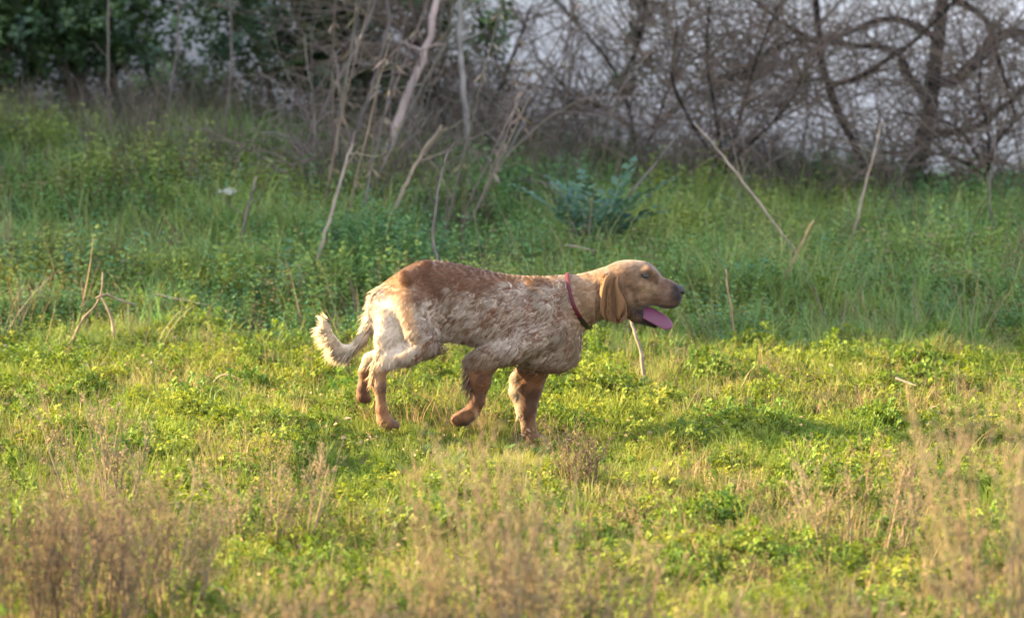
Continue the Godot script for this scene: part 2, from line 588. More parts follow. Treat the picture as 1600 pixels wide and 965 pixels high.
	for k in 20:
		var b := MB.new()
		var a := rng.randf() * TAU
		var d := Vector3(cos(a), 0, sin(a))
		var l := rng.randf_range(0.28, 0.6)
		var lean := rng.randf_range(0.55, 1.45)
		var q := Vector3.ZERO
		for i in 12:
			var t := i / 12.0
			var an := lean * (0.35 + 0.75 * t)
			var step := (Vector3.UP * cos(an) + d * sin(an)) * l / 12
			var up := (Vector3.UP * sin(an) - d * cos(an)).normalized()
			var s := d.cross(Vector3.UP).normalized()
			var c := vary(Color(0.042, 0.085, 0.052), 0.3)
			for sg in [-1.0, 1.0]:
				leaf(b, q, (s * sg + step.normalized() * rng.randf_range(0.3, 1.1) + up * rng.randf_range(-0.2, 0.6)).normalized(), (up + rdir() * 0.4).normalized(), rng.randf_range(0.04, 0.1) * sin(PI * clampf(t * 0.85 + 0.15, 0, 1)) + 0.01, 0.034, c)
			b.tri(q - s * 0.006, q + s * 0.006, q + step, Color(0.10, 0.13, 0.09))
			q += step
		part("leaf", b.mesh(), tm, th)
	tag(th, "grey green spiky thistle on the bank above the dog's head", "thistle")

# ------------------------------------------------------------------ hedge and thicket
func bend(p0: Vector3, dir: Vector3, l: float, segs: int, wob: float, lift: float) -> PackedVector3Array:
	var p := PackedVector3Array([p0])
	var d := dir.normalized()
	for i in segs:
		d = (d + Vector3(rng.randf_range(-wob, wob), rng.randf_range(-wob, wob) + lift, rng.randf_range(-wob, wob) * 0.7)).normalized()
		p.append(p[i] + d * l / segs)
	return p

func taper(n: int, r0: float, r1: float) -> PackedFloat32Array:
	var r := PackedFloat32Array()
	for i in n:
		r.append(lerpf(r0, r1, float(i) / (n - 1)))
	return r

func twigs_on(b: MB, line: PackedVector3Array, count: int, l0: float, l1: float, r: float, col: Color, depth: int, lift := 0.0):
	for k in count:
		var t := rng.randf_range(0.12, 1.0) * (line.size() - 1)
		var i := mini(int(t), line.size() - 2)
		var p := line[i].lerp(line[i + 1], t - i)
		var ax := (line[i + 1] - line[i]).normalized()
		var d := (ax * 0.5 + Vector3(rng.randf_range(-1, 1), rng.randf_range(-0.7, 0.8), rng.randf_range(-0.6, 0.6))).normalized()
		var l := rng.randf_range(l0, l1)
		var q := bend(p, d, l, 5, 0.28, lift)
		var c := vary(col, 0.25)
		b.tube(q, taper(6, r, r * 0.35), 3, c, c)
		if depth > 0:
			twigs_on(b, q, 3, l * 0.3, l * 0.6, r * 0.6, col, depth - 1, lift)

func leafy(root: Node3D, clumps: Array, sprigs: Array, lm: Material, per: int, c0: Color, c1: Color):
	for k in sprigs.size():
		var pl := []
		var cl := PackedColorArray()
		for cp in clumps:
			for i in per:
				var d := Vector3(rng.randfn(), rng.randfn(), rng.randfn()).normalized() * pow(rng.randf(), 0.5)
				var p: Vector3 = cp[0] + Vector3(d.x * cp[1], d.y * cp[2], d.z * cp[1])
				pl.append(Transform3D(Basis.from_euler(Vector3(rng.randf_range(-0.9, 0.9), rng.randf() * TAU, rng.randf_range(-0.9, 0.9))).scaled(Vector3.ONE * rng.randf_range(0.7, 1.3)), p))
				cl.append(vary(c0.lerp(c1, rng.randf()), 0.25))
		many("foliage", sprigs[k], lm, pl, cl, root)

func sprig(n: int, ll: float) -> Mesh:
	var b := MB.new()
	for i in n:
		var t := float(i) / n
		var a := i * 2.4
		var d := Vector3(cos(a), rng.randf_range(-0.2, 0.6), sin(a)).normalized()
		leaf(b, Vector3(0, t * 0.14, 0), d, (Vector3.UP + rdir() * 0.5).normalized(), ll * rng.randf_range(0.6, 1.2), ll * 0.6, vary(Color(1, 1, 1), 0.25))
	return b.mesh()

func make_hedge():
	var wood := mat(0.9, 0.2)
	var lm := mat(0.45, 0.45, 0.35)
	var sp := [sprig(12, 0.05), sprig(14, 0.038)]
	var specs := [
		["evergreen_shrub", -2.75, -7.2, 0.55, "dark evergreen shrub filling the top left corner", 1],
		["evergreen_shrub", -2.05, -7.5, 0.42, "dark evergreen shrub with pale gaps right of the corner shrub", 0],
		["evergreen_shrub", -1.12, -7.0, 0.42, "mid green leafy shrub behind the thin grey stems, left of the pale stalks", 0],
		["evergreen_shrub", -0.52, -7.3, 0.36, "sparse leafy shrub among the pale leaning stalks", 2],
		["evergreen_shrub", -3.5, -7.3, 0.5, "dark evergreen shrub just beyond the top left corner of the view", 1],
		["evergreen_shrub", -4.4, -7.1, 0.5, "dark evergreen shrub farthest left in the hedge, beyond the view", 1],
	]
	for s in specs:
		var p := ground_at(s[1], s[2])
		var o := base(s[0], p)
		var clumps := []
		for k in 5:
			var q := bend(Vector3(rng.randf_range(-0.1, 0.1), -0.05, rng.randf_range(-0.1, 0.1)), Vector3(rng.randf_range(-0.5, 0.5), 1, rng.randf_range(-0.3, 0.3)), rng.randf_range(1.6, 2.3), 8, 0.16, 0.05)
			var b := MB.new()
			b.tube(q, taper(9, 0.022, 0.006), 6, Color(0.07, 0.055, 0.045), Color(0.09, 0.07, 0.05))
			part("stem", b.mesh(), wood, o)
			for j in range(2, 9):
					clumps.append([q[j], s[3] * 0.5, 0.2])
		var b2 := MB.new()
		for c in clumps:
			twigs_on(b2, PackedVector3Array([c[0], c[0] + Vector3(0.05, 0.1, 0)]), 3, 0.15, 0.4, 0.004, Color(0.08, 0.06, 0.05), 0)
		part("twigs", b2.mesh(), wood, o).set_meta("kind", "stuff")
		if s[5] < 2:
			for k in 16:
				clumps.append([Vector3(rng.randf_range(-0.7, 0.7), rng.randf_range(0.0, 0.85), rng.randf_range(-0.2, 0.2)), 0.3, 0.22])
		leafy(o, clumps, sp, lm, [13, 22, 14][s[5]], Color(0.022, 0.045, 0.022), Color(0.05, 0.085, 0.02))
		tag(o, s[4], "shrub")
	# small ivy tufts further right
	for s in [[765, 100, -6.8, "dark ivy tuft hanging in twigs right of the forked grey trunk"], [985, 85, -6.9, "small green leaf tuft high among the bare twigs, right of centre"]]:
		var p := pt(s[0], s[1], s[2])
		var o := base("ivy_tuft", Vector3(p.x, gh(p.x, p.z), p.z))
		var b := MB.new()
		var top := p.y - gh(p.x, p.z)
		var q := bend(Vector3.ZERO, Vector3(0.05, 1, 0), top + 0.3, 8, 0.08, 0)
		b.tube(q, taper(9, 0.008, 0.004), 5, Color(0.08, 0.06, 0.05), Color(0.08, 0.06, 0.05))
		part("stem", b.mesh(), wood, o)
		leafy(o, [[q[6], 0.14, 0.14], [q[7], 0.12, 0.12], [q[4], 0.1, 0.1]], sp, lm, 7 if s[0] < 800 else 4, Color(0.03, 0.06, 0.025), Color(0.06, 0.10, 0.02))
		tag(o, s[3], "ivy")

func make_left_trees():
	var wood := mat(0.9, 0.2)
	var lm := mat(0.5, 0.4, 0.3)
	var sp := [sprig(14, 0.13), sprig(12, 0.10)]
	var specs := [[-8.2, -6.0, 6.6, 1.7, "tall dark evergreen tree nearest the left edge of the view"], [-10.4, -6.3, 8.0, 1.9, "broad dark evergreen tree beyond the left edge, nearest the meadow"],
		[-10.9, -8.6, 8.4, 2.0, "tall dark evergreen tree beside the building, left of the view"], [-13.6, -7.2, 9.6, 2.2, "tallest dark evergreen tree, farthest beyond the left edge"]]
	for s in specs:
		var o := base("evergreen_tree", ground_at(s[0], s[1]))
		var b := MB.new()
		var h: float = s[2]
		var q := bend(Vector3(0, -0.1, 0), Vector3.UP, h * 0.9, 8, 0.05, 0.02)
		b.tube(q, taper(9, 0.17, 0.03), 9, Color(0.05, 0.04, 0.035), Color(0.06, 0.05, 0.04), 0.1, rng)
		part("trunk", b.mesh(), wood, o)
		var clumps := []
		for k in 46:
			var t := rng.randf_range(0.06, 1.0)
			var rr: float = s[3] * sin(PI * clampf(0.12 + t * 0.85, 0, 1)) ** 0.6
			var d := rdir() * rr * sqrt(rng.randf())
			clumps.append([Vector3(d.x, h * t, d.z), 0.62, 0.5])
		for k in 16:
			var t := rng.randf_range(0.05, 0.95)
			var d: Vector3 = rdir() * s[3] * rng.randf_range(1.05, 1.5)
			clumps.append([Vector3(d.x, h * t, d.z), 0.4, 0.35])
		for k in 9:
			var lb := MB.new()
			var w := bend(q[2 + k % 6], rdir() + Vector3(0, 0.5, 0), s[3] * 0.8, 5, 0.2, 0.05)
			lb.tube(w, taper(6, 0.05, 0.012), 5, Color(0.05, 0.04, 0.035), Color(0.06, 0.05, 0.04))
			part("branch", lb.mesh(), wood, o)
		leafy(o, clumps, sp, lm, 30, Color(0.025, 0.05, 0.02), Color(0.05, 0.08, 0.02))
		tag(o, s[4], "tree")

func px_line(a: Array, z0: float, z1: float) -> PackedVector3Array:
	var p := PackedVector3Array()
	var n := a.size()
	for i in n:
		p.append(pt(a[i][0], a[i][1], lerpf(z0, z1, float(i) / (n - 1))))
	# smoothed
	var q := PackedVector3Array()
	for i in n - 1:
		for k in 4:
			var t := k / 4.0
			q.append(p[i].cubic_interpolate(p[i + 1], p[maxi(i - 1, 0)], p[mini(i + 2, n - 1)], t))
	q.append(p[n - 1])
	return q

func moved(q: PackedVector3Array, o: Vector3) -> PackedVector3Array:
	var r := PackedVector3Array()
	for p in q:
		r.append(p - o)
	return r

func rooted(a: Array, z0: float, z1: float) -> PackedVector3Array:   # the line, led down to the ground
	var q := px_line(a, z0, z1)
	var f := q[0]
	var g := gh(f.x, f.z) - 0.03
	if f.y > g:
		var d := (q[0] - q[1])
		d.y = minf(d.y, -0.02)
		var k: float = minf((f.y - g) / -d.y, 30.0)
		var foot := Vector3(f.x + clampf(d.x * k, -0.12, 0.12), g, f.z)
		q.insert(0, foot.lerp(f, 0.5))
		q.insert(0, foot)
	return q

func make_thicket():
	var wood := mat(0.9, 0.15)
	var bark := Color(0.015, 0.013, 0.012)
	var twc := Color(0.105, 0.081, 0.063)
	# [name, label, trunk lines [[points], z0, z1, r0, r1], twig count]
	var trees := [
		["bare_tree", "bare dark tree with crossing limbs at the right edge",
			[[[[1432, 262], [1450, 190], [1458, 120], [1470, 40], [1480, -60]], -6.9, -7.0, 0.05, 0.03],
			[[[1450, 150], [1420, 120], [1400, 80], [1330, 70], [1250, 62], [1180, 90]], -6.9, -6.7, 0.026, 0.006],
			[[[1455, 130], [1500, 120], [1550, 70], [1580, 50], [1640, 60]], -6.9, -6.8, 0.036, 0.02],
			[[[1440, 215], [1490, 205], [1540, 190], [1620, 120]], -6.9, -6.6, 0.022, 0.01],
			[[[1465, 60], [1400, 30], [1330, 48], [1230, 100]], -6.9, -6.6, 0.024, 0.006],
			[[[1478, -10], [1540, 30], [1560, 90], [1590, 190]], -6.95, -6.5, 0.02, 0.008]], 26],
		["bare_tree", "thin bare tree with a curved dark trunk left of the crossing limbs",
			[[[[1348, 250], [1322, 200], [1300, 150], [1284, 90], [1277, 20], [1270, -60]], -6.3, -6.5, 0.021, 0.016],
			[[[1290, 135], [1340, 122], [1400, 85], [1450, 45], [1520, -30]], -6.3, -6.2, 0.014, 0.009],
			[[[1282, 70], [1230, 40], [1190, 10], [1150, -30]], -6.4, -6.5, 0.01, 0.005],
			[[[1290, 120], [1240, 130], [1190, 110], [1130, 120]], -6.35, -6.4, 0.009, 0.003]], 22],
		["bare_shrub", "bare shrub of fine arching twigs against the pale wall, right of centre",
			[[[[1000, 260], [985, 180], [960, 110], [905, 40], [850, -20]], -6.8, -7.0, 0.012, 0.006],
			[[[1000, 260], [1030, 180], [1060, 90], [1080, 0]], -6.8, -6.9, 0.011, 0.005],
			[[[990, 200], [930, 165], [870, 140], [800, 130]], -6.8, -6.7, 0.008, 0.003],
			[[[970, 130], [1000, 60], [1010, -20]], -6.85, -6.8, 0.014, 0.008],
			[[[1010, 225], [1060, 165], [1120, 130], [1190, 120]], -6.8, -6.7, 0.007, 0.003]], 26],
		["bare_shrub", "grey brown bare shrub with upright twigs between the wall gap and the curved trunk",
			[[[[1130, 280], [1120, 190], [1105, 90], [1110, 0]], -6.0, -6.1, 0.012, 0.006],
			[[[1130, 280], [1155, 190], [1180, 100], [1215, 10]], -6.0, -6.2, 0.011, 0.005],
			[[[1128, 260], [1085, 200], [1050, 120], [1060, 40]], -6.0, -5.9, 0.01, 0.004],
			[[[1140, 250], [1200, 200], [1240, 150], [1260, 90]], -6.0, -5.9, 0.008, 0.003]], 30],
		["bare_shrub", "tangled bare shrub behind the thick pale leaning cane, left of centre",
			[[[[700, 260], [760, 180], [800, 90], [830, 10]], -6.6, -6.8, 0.012, 0.006],
			[[[700, 260], [690, 170], [660, 80], [600, 30], [540, 10]], -6.6, -6.6, 0.012, 0.005],
			[[[712, 240], [790, 200], [850, 190], [900, 150]], -6.6, -6.4, 0.008, 0.003],
			[[[690, 150], [640, 60], [620, 0]], -6.6, -6.7, 0.012, 0.006],
			[[[770, 160], [700, 110], [620, 90], [520, 80]], -6.65, -6.6, 0.009, 0.003]], 26],
		["bare_shrub", "low bare bush at the foot of the crossing limbs, far right",
			[[[[1540, 280], [1520, 230], [1480, 190], [1400, 175]], -6.2, -6.2, 0.010, 0.004],
			[[[1540, 280], [1560, 220], [1600, 180], [1650, 160]], -6.2, -6.1, 0.010, 0.004],
			[[[1535, 270], [1500, 250], [1440, 235], [1380, 240]], -6.2, -6.0, 0.008, 0.003],
			[[[1545, 260], [1545, 200], [1530, 140], [1540, 60]], -6.2, -6.3, 0.010, 0.004]], 26],
	]
	for t in trees:
		var first: PackedVector3Array = rooted(t[2][0][0], t[2][0][1], t[2][0][2])
		var org := first[0]
		org.y = gh(org.x, org.z)
		var o := base(t[0], org)
		var tw := MB.new()
		for k in t[2].size():
			var l: Array = t[2][k]
			var q := moved(first if k == 0 else px_line(l[0], l[1], l[2]), org)
			var b := MB.new()
			b.tube(q, taper(q.size(), l[3], l[4]), 8, vary(bark, 0.1), vary(bark, 0.1), 0.14, rng)
			part("trunk" if k == 0 else "branch", b.mesh(), wood, o)
			twigs_on(tw, q, int(t[3] * 1.8), 0.2, 0.8, 0.0042, twc, 1, 0.01)
		part("twigs", tw.mesh(), wood, o).set_meta("kind", "stuff")
		tag(o, t[1], "tree" if t[0] == "bare_tree" else "shrub")

func make_brambles():
	var wood := mat(0.9, 0.15)
	var L := [[660, -5.3, 0.8, 0.8, "grey brown bramble tangle under the forked grey trunk"], [880, -6.3, 0.9, 0.9, "grey brown bramble tangle below the largest pale gap, upper middle"], [1080, -6.1, 0.9, 0.8, "brown bramble tangle above the long left-leaning stalk"],
		[1230, -6.4, 1.0, 1.0, "grey bramble tangle left of the curved dark trunk"], [1400, -6.6, 1.1, 1.0, "dark bramble tangle between the curved trunk and the crossing limbs"], [1570, -6.4, 1.1, 1.0, "dark bramble tangle in the far right corner under the limbs"], [540, -5.2, 0.7, 0.8, "grey bramble tangle at the foot of the leaning canes"]]
	for s in L:
		var z: float = s[1]
		var o := base("bramble", ground_at((s[0] - 800.0) / PPM * (DIST - z) / DIST, z))
		var tw := MB.new()
		for k in 12:
			var d := Vector3(rng.randf_range(-1, 1) * s[3], rng.randf_range(0.4, 1.1), rng.randf_range(-0.4, 0.4))
			var q := bend(Vector3(rng.randf_range(-0.2, 0.2), -0.05, rng.randf_range(-0.2, 0.2)), d, s[2] * rng.randf_range(0.7, 1.2), 9, 0.16, -0.06)
			var c := vary(Color(0.10, 0.082, 0.070), 0.3)
			var b := MB.new()
			b.tube(q, taper(10, 0.0065, 0.002), 5, c, c, 0.15, rng)
			part("stem", b.mesh(), wood, o)
			twigs_on(tw, q, 8, 0.1, 0.4, 0.003, Color(0.125, 0.10, 0.086), 1, -0.02)
		part("twigs", tw.mesh(), wood, o).set_meta("kind", "stuff")
		tag(o, s[4], "bramble")
	# the many thin canes that lean right beside the thick one
	for k in 16:
		var px := rng.randf_range(455, 760)
		var z := rng.randf_range(-5.6, -4.4)
		var foot := pt(px, 0, z)
		var o := base("thin_cane", ground_at(foot.x, z))
		var b := MB.new()
		var c := vary(Color(0.14, 0.112, 0.095), 0.35)
		var q := bend(Vector3(0, -0.03, 0), Vector3(rng.randf_range(0.1, 0.5), 1, rng.randf_range(-0.15, 0.15)), rng.randf_range(0.7, 1.4), 9, 0.06, 0.0)
		b.tube(q, taper(10, rng.randf_range(0.003, 0.007), 0.002), 6, c, c, 0.2, rng)
		part("stem", b.mesh(), wood, o)
		var tw := MB.new()
		twigs_on(tw, q, 7, 0.06, 0.25, 0.0022, c, 0, 0.0)
		for j in 10:   # dry hanging leaves
			var i := rng.randi_range(2, 9)
			leaf(tw, q[i], (rdir() + Vector3(0, -1.0, 0)).normalized(), rdir(), rng.randf_range(0.04, 0.09), 0.012, vary(Color(0.17, 0.13, 0.09), 0.3))
		tw.n.resize(0)
		part("twigs", tw.mesh(), wood, o).set_meta("kind", "stuff")
		tag(o, "thin grey dead cane leaning right in the crowd of canes left of centre", "cane", "thin leaning canes left of centre")

func make_stalks():
	var dry := mat(0.85, 0.2)
	# name, points from the foot up, z foot, z tip, radius, colour, label, category, group
	var pale := Color(0.17, 0.135, 0.10)
	var grey := Color(0.085, 0.07, 0.06)
	var tan := Color(0.16, 0.115, 0.065)
	var L := [
		["dead_stalk", [[494, 418], [508, 362], [528, 300], [541, 250], [552, 226]], -3.4, -3.6, 0.0085, pale, "pale straight dead stalk leaning right with a broken top, behind the dog's tail"],
		["dead_stalk", [[628, 300], [645, 265], [660, 238], [690, 196]], -4.6, -4.7, 0.009, pale, "short thick pale dead stalk with a kink, above the dog's rump"],
		["dead_cane", [[600, 262], [617, 200], [645, 130], [664, 80], [688, -20]], -5.6, -5.9, 0.022, Color(0.20, 0.155, 0.135), "thick pinkish grey cane leaning right, the broadest of the leaning canes"],
		["dead_cane", [[735, 250], [728, 170], [721, 105], [716, 50], [722, -30]], -6.0, -6.1, 0.017, Color(0.17, 0.15, 0.135), "upright pale grey forked trunk above the dog's back"],
		["dead_cane", [[470, 240], [498, 188], [540, 105], [560, 70], [590, -10]], -5.7, -6.0, 0.012, grey, "grey leaning cane, leftmost of the leaning canes"],
		["dead_cane", [[545, 240], [565, 180], [590, 110], [606, 40], [604, -20]], -5.8, -6.0, 0.012, grey, "grey leaning cane just left of the broadest pinkish cane"],
		["dead_stalk", [[684, 405], [676, 368], [682, 315], [690, 270], [700, 235]], -3.0, -3.3, 0.006, grey, "slender grey dead stalk rising right behind the dog's hip"],
		["dead_stalk", [[1238, 385], [1200, 335], [1150, 270], [1112, 222], [1086, 194]], -4.0, -4.3, 0.006, pale, "long thin pale stalk leaning left, up from the bank right of the dog's head"],
		["dead_stalk", [[985, 300], [1020, 262], [1055, 215], [1068, 186]], -4.7, -4.9, 0.006, grey, "grey stalk leaning right beside the grey green thistle"],
		["dead_stalk", [[1342, 335], [1352, 290], [1366, 240], [1378, 190]], -4.4, -4.6, 0.006, pale, "thin pale upright stalk before the pale gap at the foot of the curved trunk"],
		["dead_stalk", [[1232, 425], [1246, 395], [1262, 362], [1272, 344]], -3.2, -3.3, 0.006, tan, "short tan stalk leaning right on the bank, right of the long left-leaning one"],
		["dead_stalk", [[1148, 522], [1142, 480], [1136, 440], [1134, 420]], -2.2, -2.3, 0.005, tan, "short tan upright stalk to the right of the dog's nose"],
		["dead_stalk", [[1003, 560], [998, 535], [988, 508], [980, 492]], -1.0, -1.05, 0.007, pale, "pale short stalk under the dog's chin"],
		["dead_stalk", [[372, 400], [380, 350], [393, 300], [400, 276]], -3.6, -3.7, 0.006, grey, "grey dead stalk on the left bank near the white scrap"],
		["bare_sapling", [[172, 240], [170, 170], [168, 90], [170, -20]], -6.0, -6.1, 0.006, grey, "thin grey upright sapling before the evergreen shrubs, leftmost of three"],
		["bare_sapling", [[245, 250], [258, 190], [268, 130], [278, 50], [275, -20]], -6.0, -6.2, 0.007, grey, "thin grey sapling before the evergreen shrubs, second of three from the left"],
		["bare_sapling", [[350, 230], [355, 170], [362, 90], [358, -20]], -6.0, -6.1, 0.007, grey, "thin grey upright sapling before the evergreen shrubs, third from the left"],
		["grass_stalk", [[1555, 360], [1545, 300], [1556, 240], [1550, 200]], -4.4, -4.5, 0.005, grey, "grey dry stalk on the bank at the far right"],
		["fallen_straw", [[240, 459], [290, 470], [340, 480], [356, 488]], -2.6, -2.5, 0.004, pale, "thin pale straw lying across weeds left of the tail"],
		["fallen_straw", [[334, 596], [346, 586], [366, 588], [388, 612]], -1.0, -0.9, 0.004, pale, "arched pale straw in the sunny grass left of the dog"],
		["fallen_stick", [[1464, 674], [1490, 688], [1520, 702]], 0.15, 0.25, 0.005, pale, "pale stick lying on sunny grass at the right"],
		["fallen_twig", [[352, 778], [400, 782], [440, 796], [498, 822]], 1.0, 1.25, 0.007, Color(0.07, 0.04, 0.025), "dark brown curved twig lying on the grass below left of the dog"],
		["fallen_stick", [[1400, 590], [1420, 598], [1432, 602]], -0.8, -0.75, 0.005, pale, "short pale stick at the shade edge on the right"],
		["fallen_straw", [[885, 383], [905, 386], [930, 392]], -3.4, -3.35, 0.005, pale, "short pale straw on the bank just above the dog's neck"],
	]
	for s in L:
		var lying: bool = s[0].begins_with("fallen")
		var q: PackedVector3Array = px_line(s[1], s[2], s[3]) if lying else rooted(s[1], s[2], s[3])
		var org := q[0]
		if not lying:
			org.y = gh(org.x, org.z)
		var o := base(s[0], org)
		q = moved(q, org)
		for i in range(1, q.size() - 1):
			q[i] += Vector3(rng.randf_range(-1, 1), 0, rng.randf_range(-1, 1)) * s[4] * 0.5
		var b := MB.new()
		b.tube(q, taper(q.size(), s[4] * 1.1, s[4] * (0.4 if lying else 0.7)), 7, vary(s[5], 0.1), vary(s[5], 0.1), 0.16, rng)
		part("stem", b.mesh(), dry, o)
		if not lying:
			for k in (3 if q[q.size() - 1].y > 0.45 else 0):
				var j := rng.randi_range(q.size() / 2, q.size() - 2)
				var c := MB.new()
				var w := bend(q[j], Vector3(rng.randf_range(-1, 1), 0.4, rng.randf_range(-0.6, 0.6)), rng.randf_range(0.08, 0.22), 4, 0.3, 0)
				c.tube(w, taper(5, s[4] * 0.4, s[4] * 0.15), 4, s[5], s[5])
				part("side_twig", c.mesh(), dry, o)
		var cat := {"dead_stalk": "stalk", "dead_cane": "cane", "bare_sapling": "sapling", "grass_stalk": "stalk", "fallen_straw": "straw", "fallen_stick": "stick", "fallen_twig": "twig"}
		tag(o, s[6], cat[s[0]])
	# the bent dead weed at the left with its two legs
	var foot := ground_at(pt(150, 525, -2.0).x, -2.0)
	var w := base("bent_weed", foot)
	for l in [[[112, 535], [128, 500], [148, 478], [158, 455], [160, 425]], [[178, 530], [174, 500], [164, 475], [156, 462]], [[150, 466], [165, 460], [185, 468], [212, 476]]]:
		var b := MB.new()
		var q := moved(px_line(l, -2.0, -2.05), foot)
		b.tube(q, taper(q.size(), 0.006, 0.0035), 6, tan, pale, 0.15, rng)
		part("stem", b.mesh(), dry, w)
	tag(w, "forked tan dead weed bent over at the left foot of the bank", "weed")
	# the white scrap on the bank
	var sp := pt(356, 302, -4.0)
	var so := base("white_scrap", sp)
	var sb := MB.new()
	for i in 5:
		for j in 3:
			var f := func(a: int, c: int) -> Vector3:
				return Vector3(a * 0.016 - 0.04, 0.007 * sin(a * 1.7 + c) + c * 0.008, c * 0.014)
			var wh := Color(0.72, 0.72, 0.73)
			sb.tri(f.call(i, j), f.call(i + 1, j), f.call(i + 1, j + 1), wh)
			sb.tri(f.call(i, j), f.call(i + 1, j + 1), f.call(i, j + 1), wh)
	part("sheet", sb.mesh(), mat(0.5), so)
	tag(so, "small white crumpled scrap caught in the green weeds on the left bank", "scrap")

func dry_bush(o: Node3D, stems: int, spread: float, h: float, col: Color, col2: Color, lean: float, dm: Material):
	var tw := MB.new()
	for k in stems:
		var a := rng.randf() * TAU
		var rr := spread * sqrt(rng.randf())
		var p := Vector3(cos(a) * rr, -0.02, sin(a) * rr * 0.6)
		p.y = gh(o.position.x + p.x, o.position.z + p.z) - o.position.y - 0.02
		var q := bend(p, Vector3(p.x / maxf(spread, 0.01) * 0.25 + lean + rng.randf_range(-0.15, 0.15), 1, rng.randf_range(-0.15, 0.15)), h * rng.randf_range(0.55, 1.05), 8, 0.07, 0.01)
		var c := vary(col.lerp(col2, rng.randf()), 0.2)
		if k < 12:
			var b := MB.new()
			b.tube(q, taper(9, 0.0034, 0.0012), 5, c, c)
			part("stem", b.mesh(), dm, o)
		else:
			tw.tube(q, taper(9, 0.0026, 0.001), 4, c, c)
		for j in 9:
			var i := rng.randi_range(3, 7)
			var d := Vector3(rng.randf_range(-0.8, 0.8), rng.randf_range(0.5, 1.2), rng.randf_range(-0.8, 0.8))
			var s := bend(q[i], d, rng.randf_range(0.05, 0.16), 3, 0.2, 0.05)
			tw.tube(s, taper(4, 0.0013, 0.0006), 3, c, c)
			for m in 5:   # seed husks
				var pp: Vector3 = s[2].lerp(s[3], rng.randf()) + Vector3(rng.randf_range(-1, 1), rng.randf_range(-1, 1), rng.randf_range(-1, 1)) * 0.008
				var e := bend(pp, Vector3(rng.randf_range(-1, 1), rng.randf_range(-1, 1), rng.randf_range(-1, 1)), 0.008, 2, 0.2, 0)
				tw.tube(e, PackedFloat32Array([0.0008, 0.0028, 0.0006]), 3, c, c)
	part("dry_sprays", tw.mesh(), dm, o).set_meta("kind", "stuff")

func make_foreground():
	var dm := mat(0.85, 0.15, 0.3)
	var br := Color(0.16, 0.118, 0.068)
	var br2 := Color(0.10, 0.069, 0.047)
	var pk := Color(0.235, 0.182, 0.112)
	# px of the foot, z, stems, spread, height, lean, colours, label
	var L := [
		[60, 3.7, 64, 0.28, 0.52, 0.05, br2, br, "dense dark brown dry bush in the lower left corner"],
		[200, 3.3, 52, 0.24, 0.44, 0.0, br, pk, "brown dry bush in front, right beside the dark corner bush"],
		[785, 4.2, 44, 0.15, 0.70, -0.06, pk, br, "tall wispy pinkish brown weed in front, below the dog's forelegs"],
		[890, 4.0, 40, 0.2, 0.38, 0.03, pk, br, "low pale brown weed just right of the tall wispy one"],
		[1585, 4.4, 46, 0.11, 0.88, -0.02, br, pk, "tall brown weed rising along the right edge"],
		[1330, 2.3, 20, 0.18, 0.36, 0.05, pk, br, "thin faded weed in the right meadow, left of the edge weed"],
		[430, 2.2, 14, 0.15, 0.32, 0.0, pk, br, "thin faded weed in front of the tail, left of the dog"],
		[1240, 4.4, 44, 0.28, 0.30, 0.0, pk, br2, "low dry weed at the bottom edge, right of centre"],
		[560, 4.2, 40, 0.25, 0.32, 0.0, br, pk, "low dry weed at the bottom edge, left of the tall wispy one"],
		[160, 1.6, 14, 0.12, 0.40, 0.0, pk, br, "sparse upright pale weed in the left meadow above the brown bushes"],
		[905, 1.2, 12, 0.06, 0.20, 0.0, br2, br, "small grey brown weed tuft right of the dog's planted forepaw"],
	]
	for s in L:
		var z: float = s[1]
		var x: float = (s[0] - 800.0) / PPM * (DIST - z) / DIST
		var o := base("dry_weed" if s[2] < 50 else "dry_bush", ground_at(x, z))
		dry_bush(o, s[2], s[3], s[4], s[6], s[7], s[5], dm)
		tag(o, s[8], "dry weed" if s[2] < 50 else "bush")

# ------------------------------------------------------------------ the dog
const CELL := 0.004
const KB := 120.0
var gx0 := -0.72
var gy0 := -0.06
var gz0 := -0.19
var gnx := 335
var gny := 186
var gnz := 95
var fld := PackedFloat32Array()

func gcol(v: float, lo: float, n: int) -> int:
	return clampi(int((v - lo) / CELL), 0, n - 1)

func hermite(a: Array, x: float, col: int) -> float:
	var n := a.size()
	var i := 0
	while i < n - 2 and a[i + 1][0] < x:
		i += 1
	var t: float = clampf((x - a[i][0]) / (a[i + 1][0] - a[i][0]), 0, 1)
	var p0: float = a[maxi(i - 1, 0)][col]
	var p3: float = a[mini(i + 2, n - 1)][col]
	var p1: float = a[i][col]
	var p2: float = a[i + 1][col]
	var h1: float = a[i + 1][0] - a[i][0]
	var m1: float = (p2 - p0) / (a[i + 1][0] - a[maxi(i - 1, 0)][0]) * h1 if i > 0 else p2 - p1
	var m2: float = (p3 - p1) / (a[mini(i + 2, n - 1)][0] - a[i][0]) * h1 if i < n - 2 else p2 - p1
	var t2 := t * t
	var t3 := t2 * t
	return (2 * t3 - 3 * t2 + 1) * p1 + (t3 - 2 * t2 + t) * m1 + (-2 * t3 + 3 * t2) * p2 + (t3 - t2) * m2

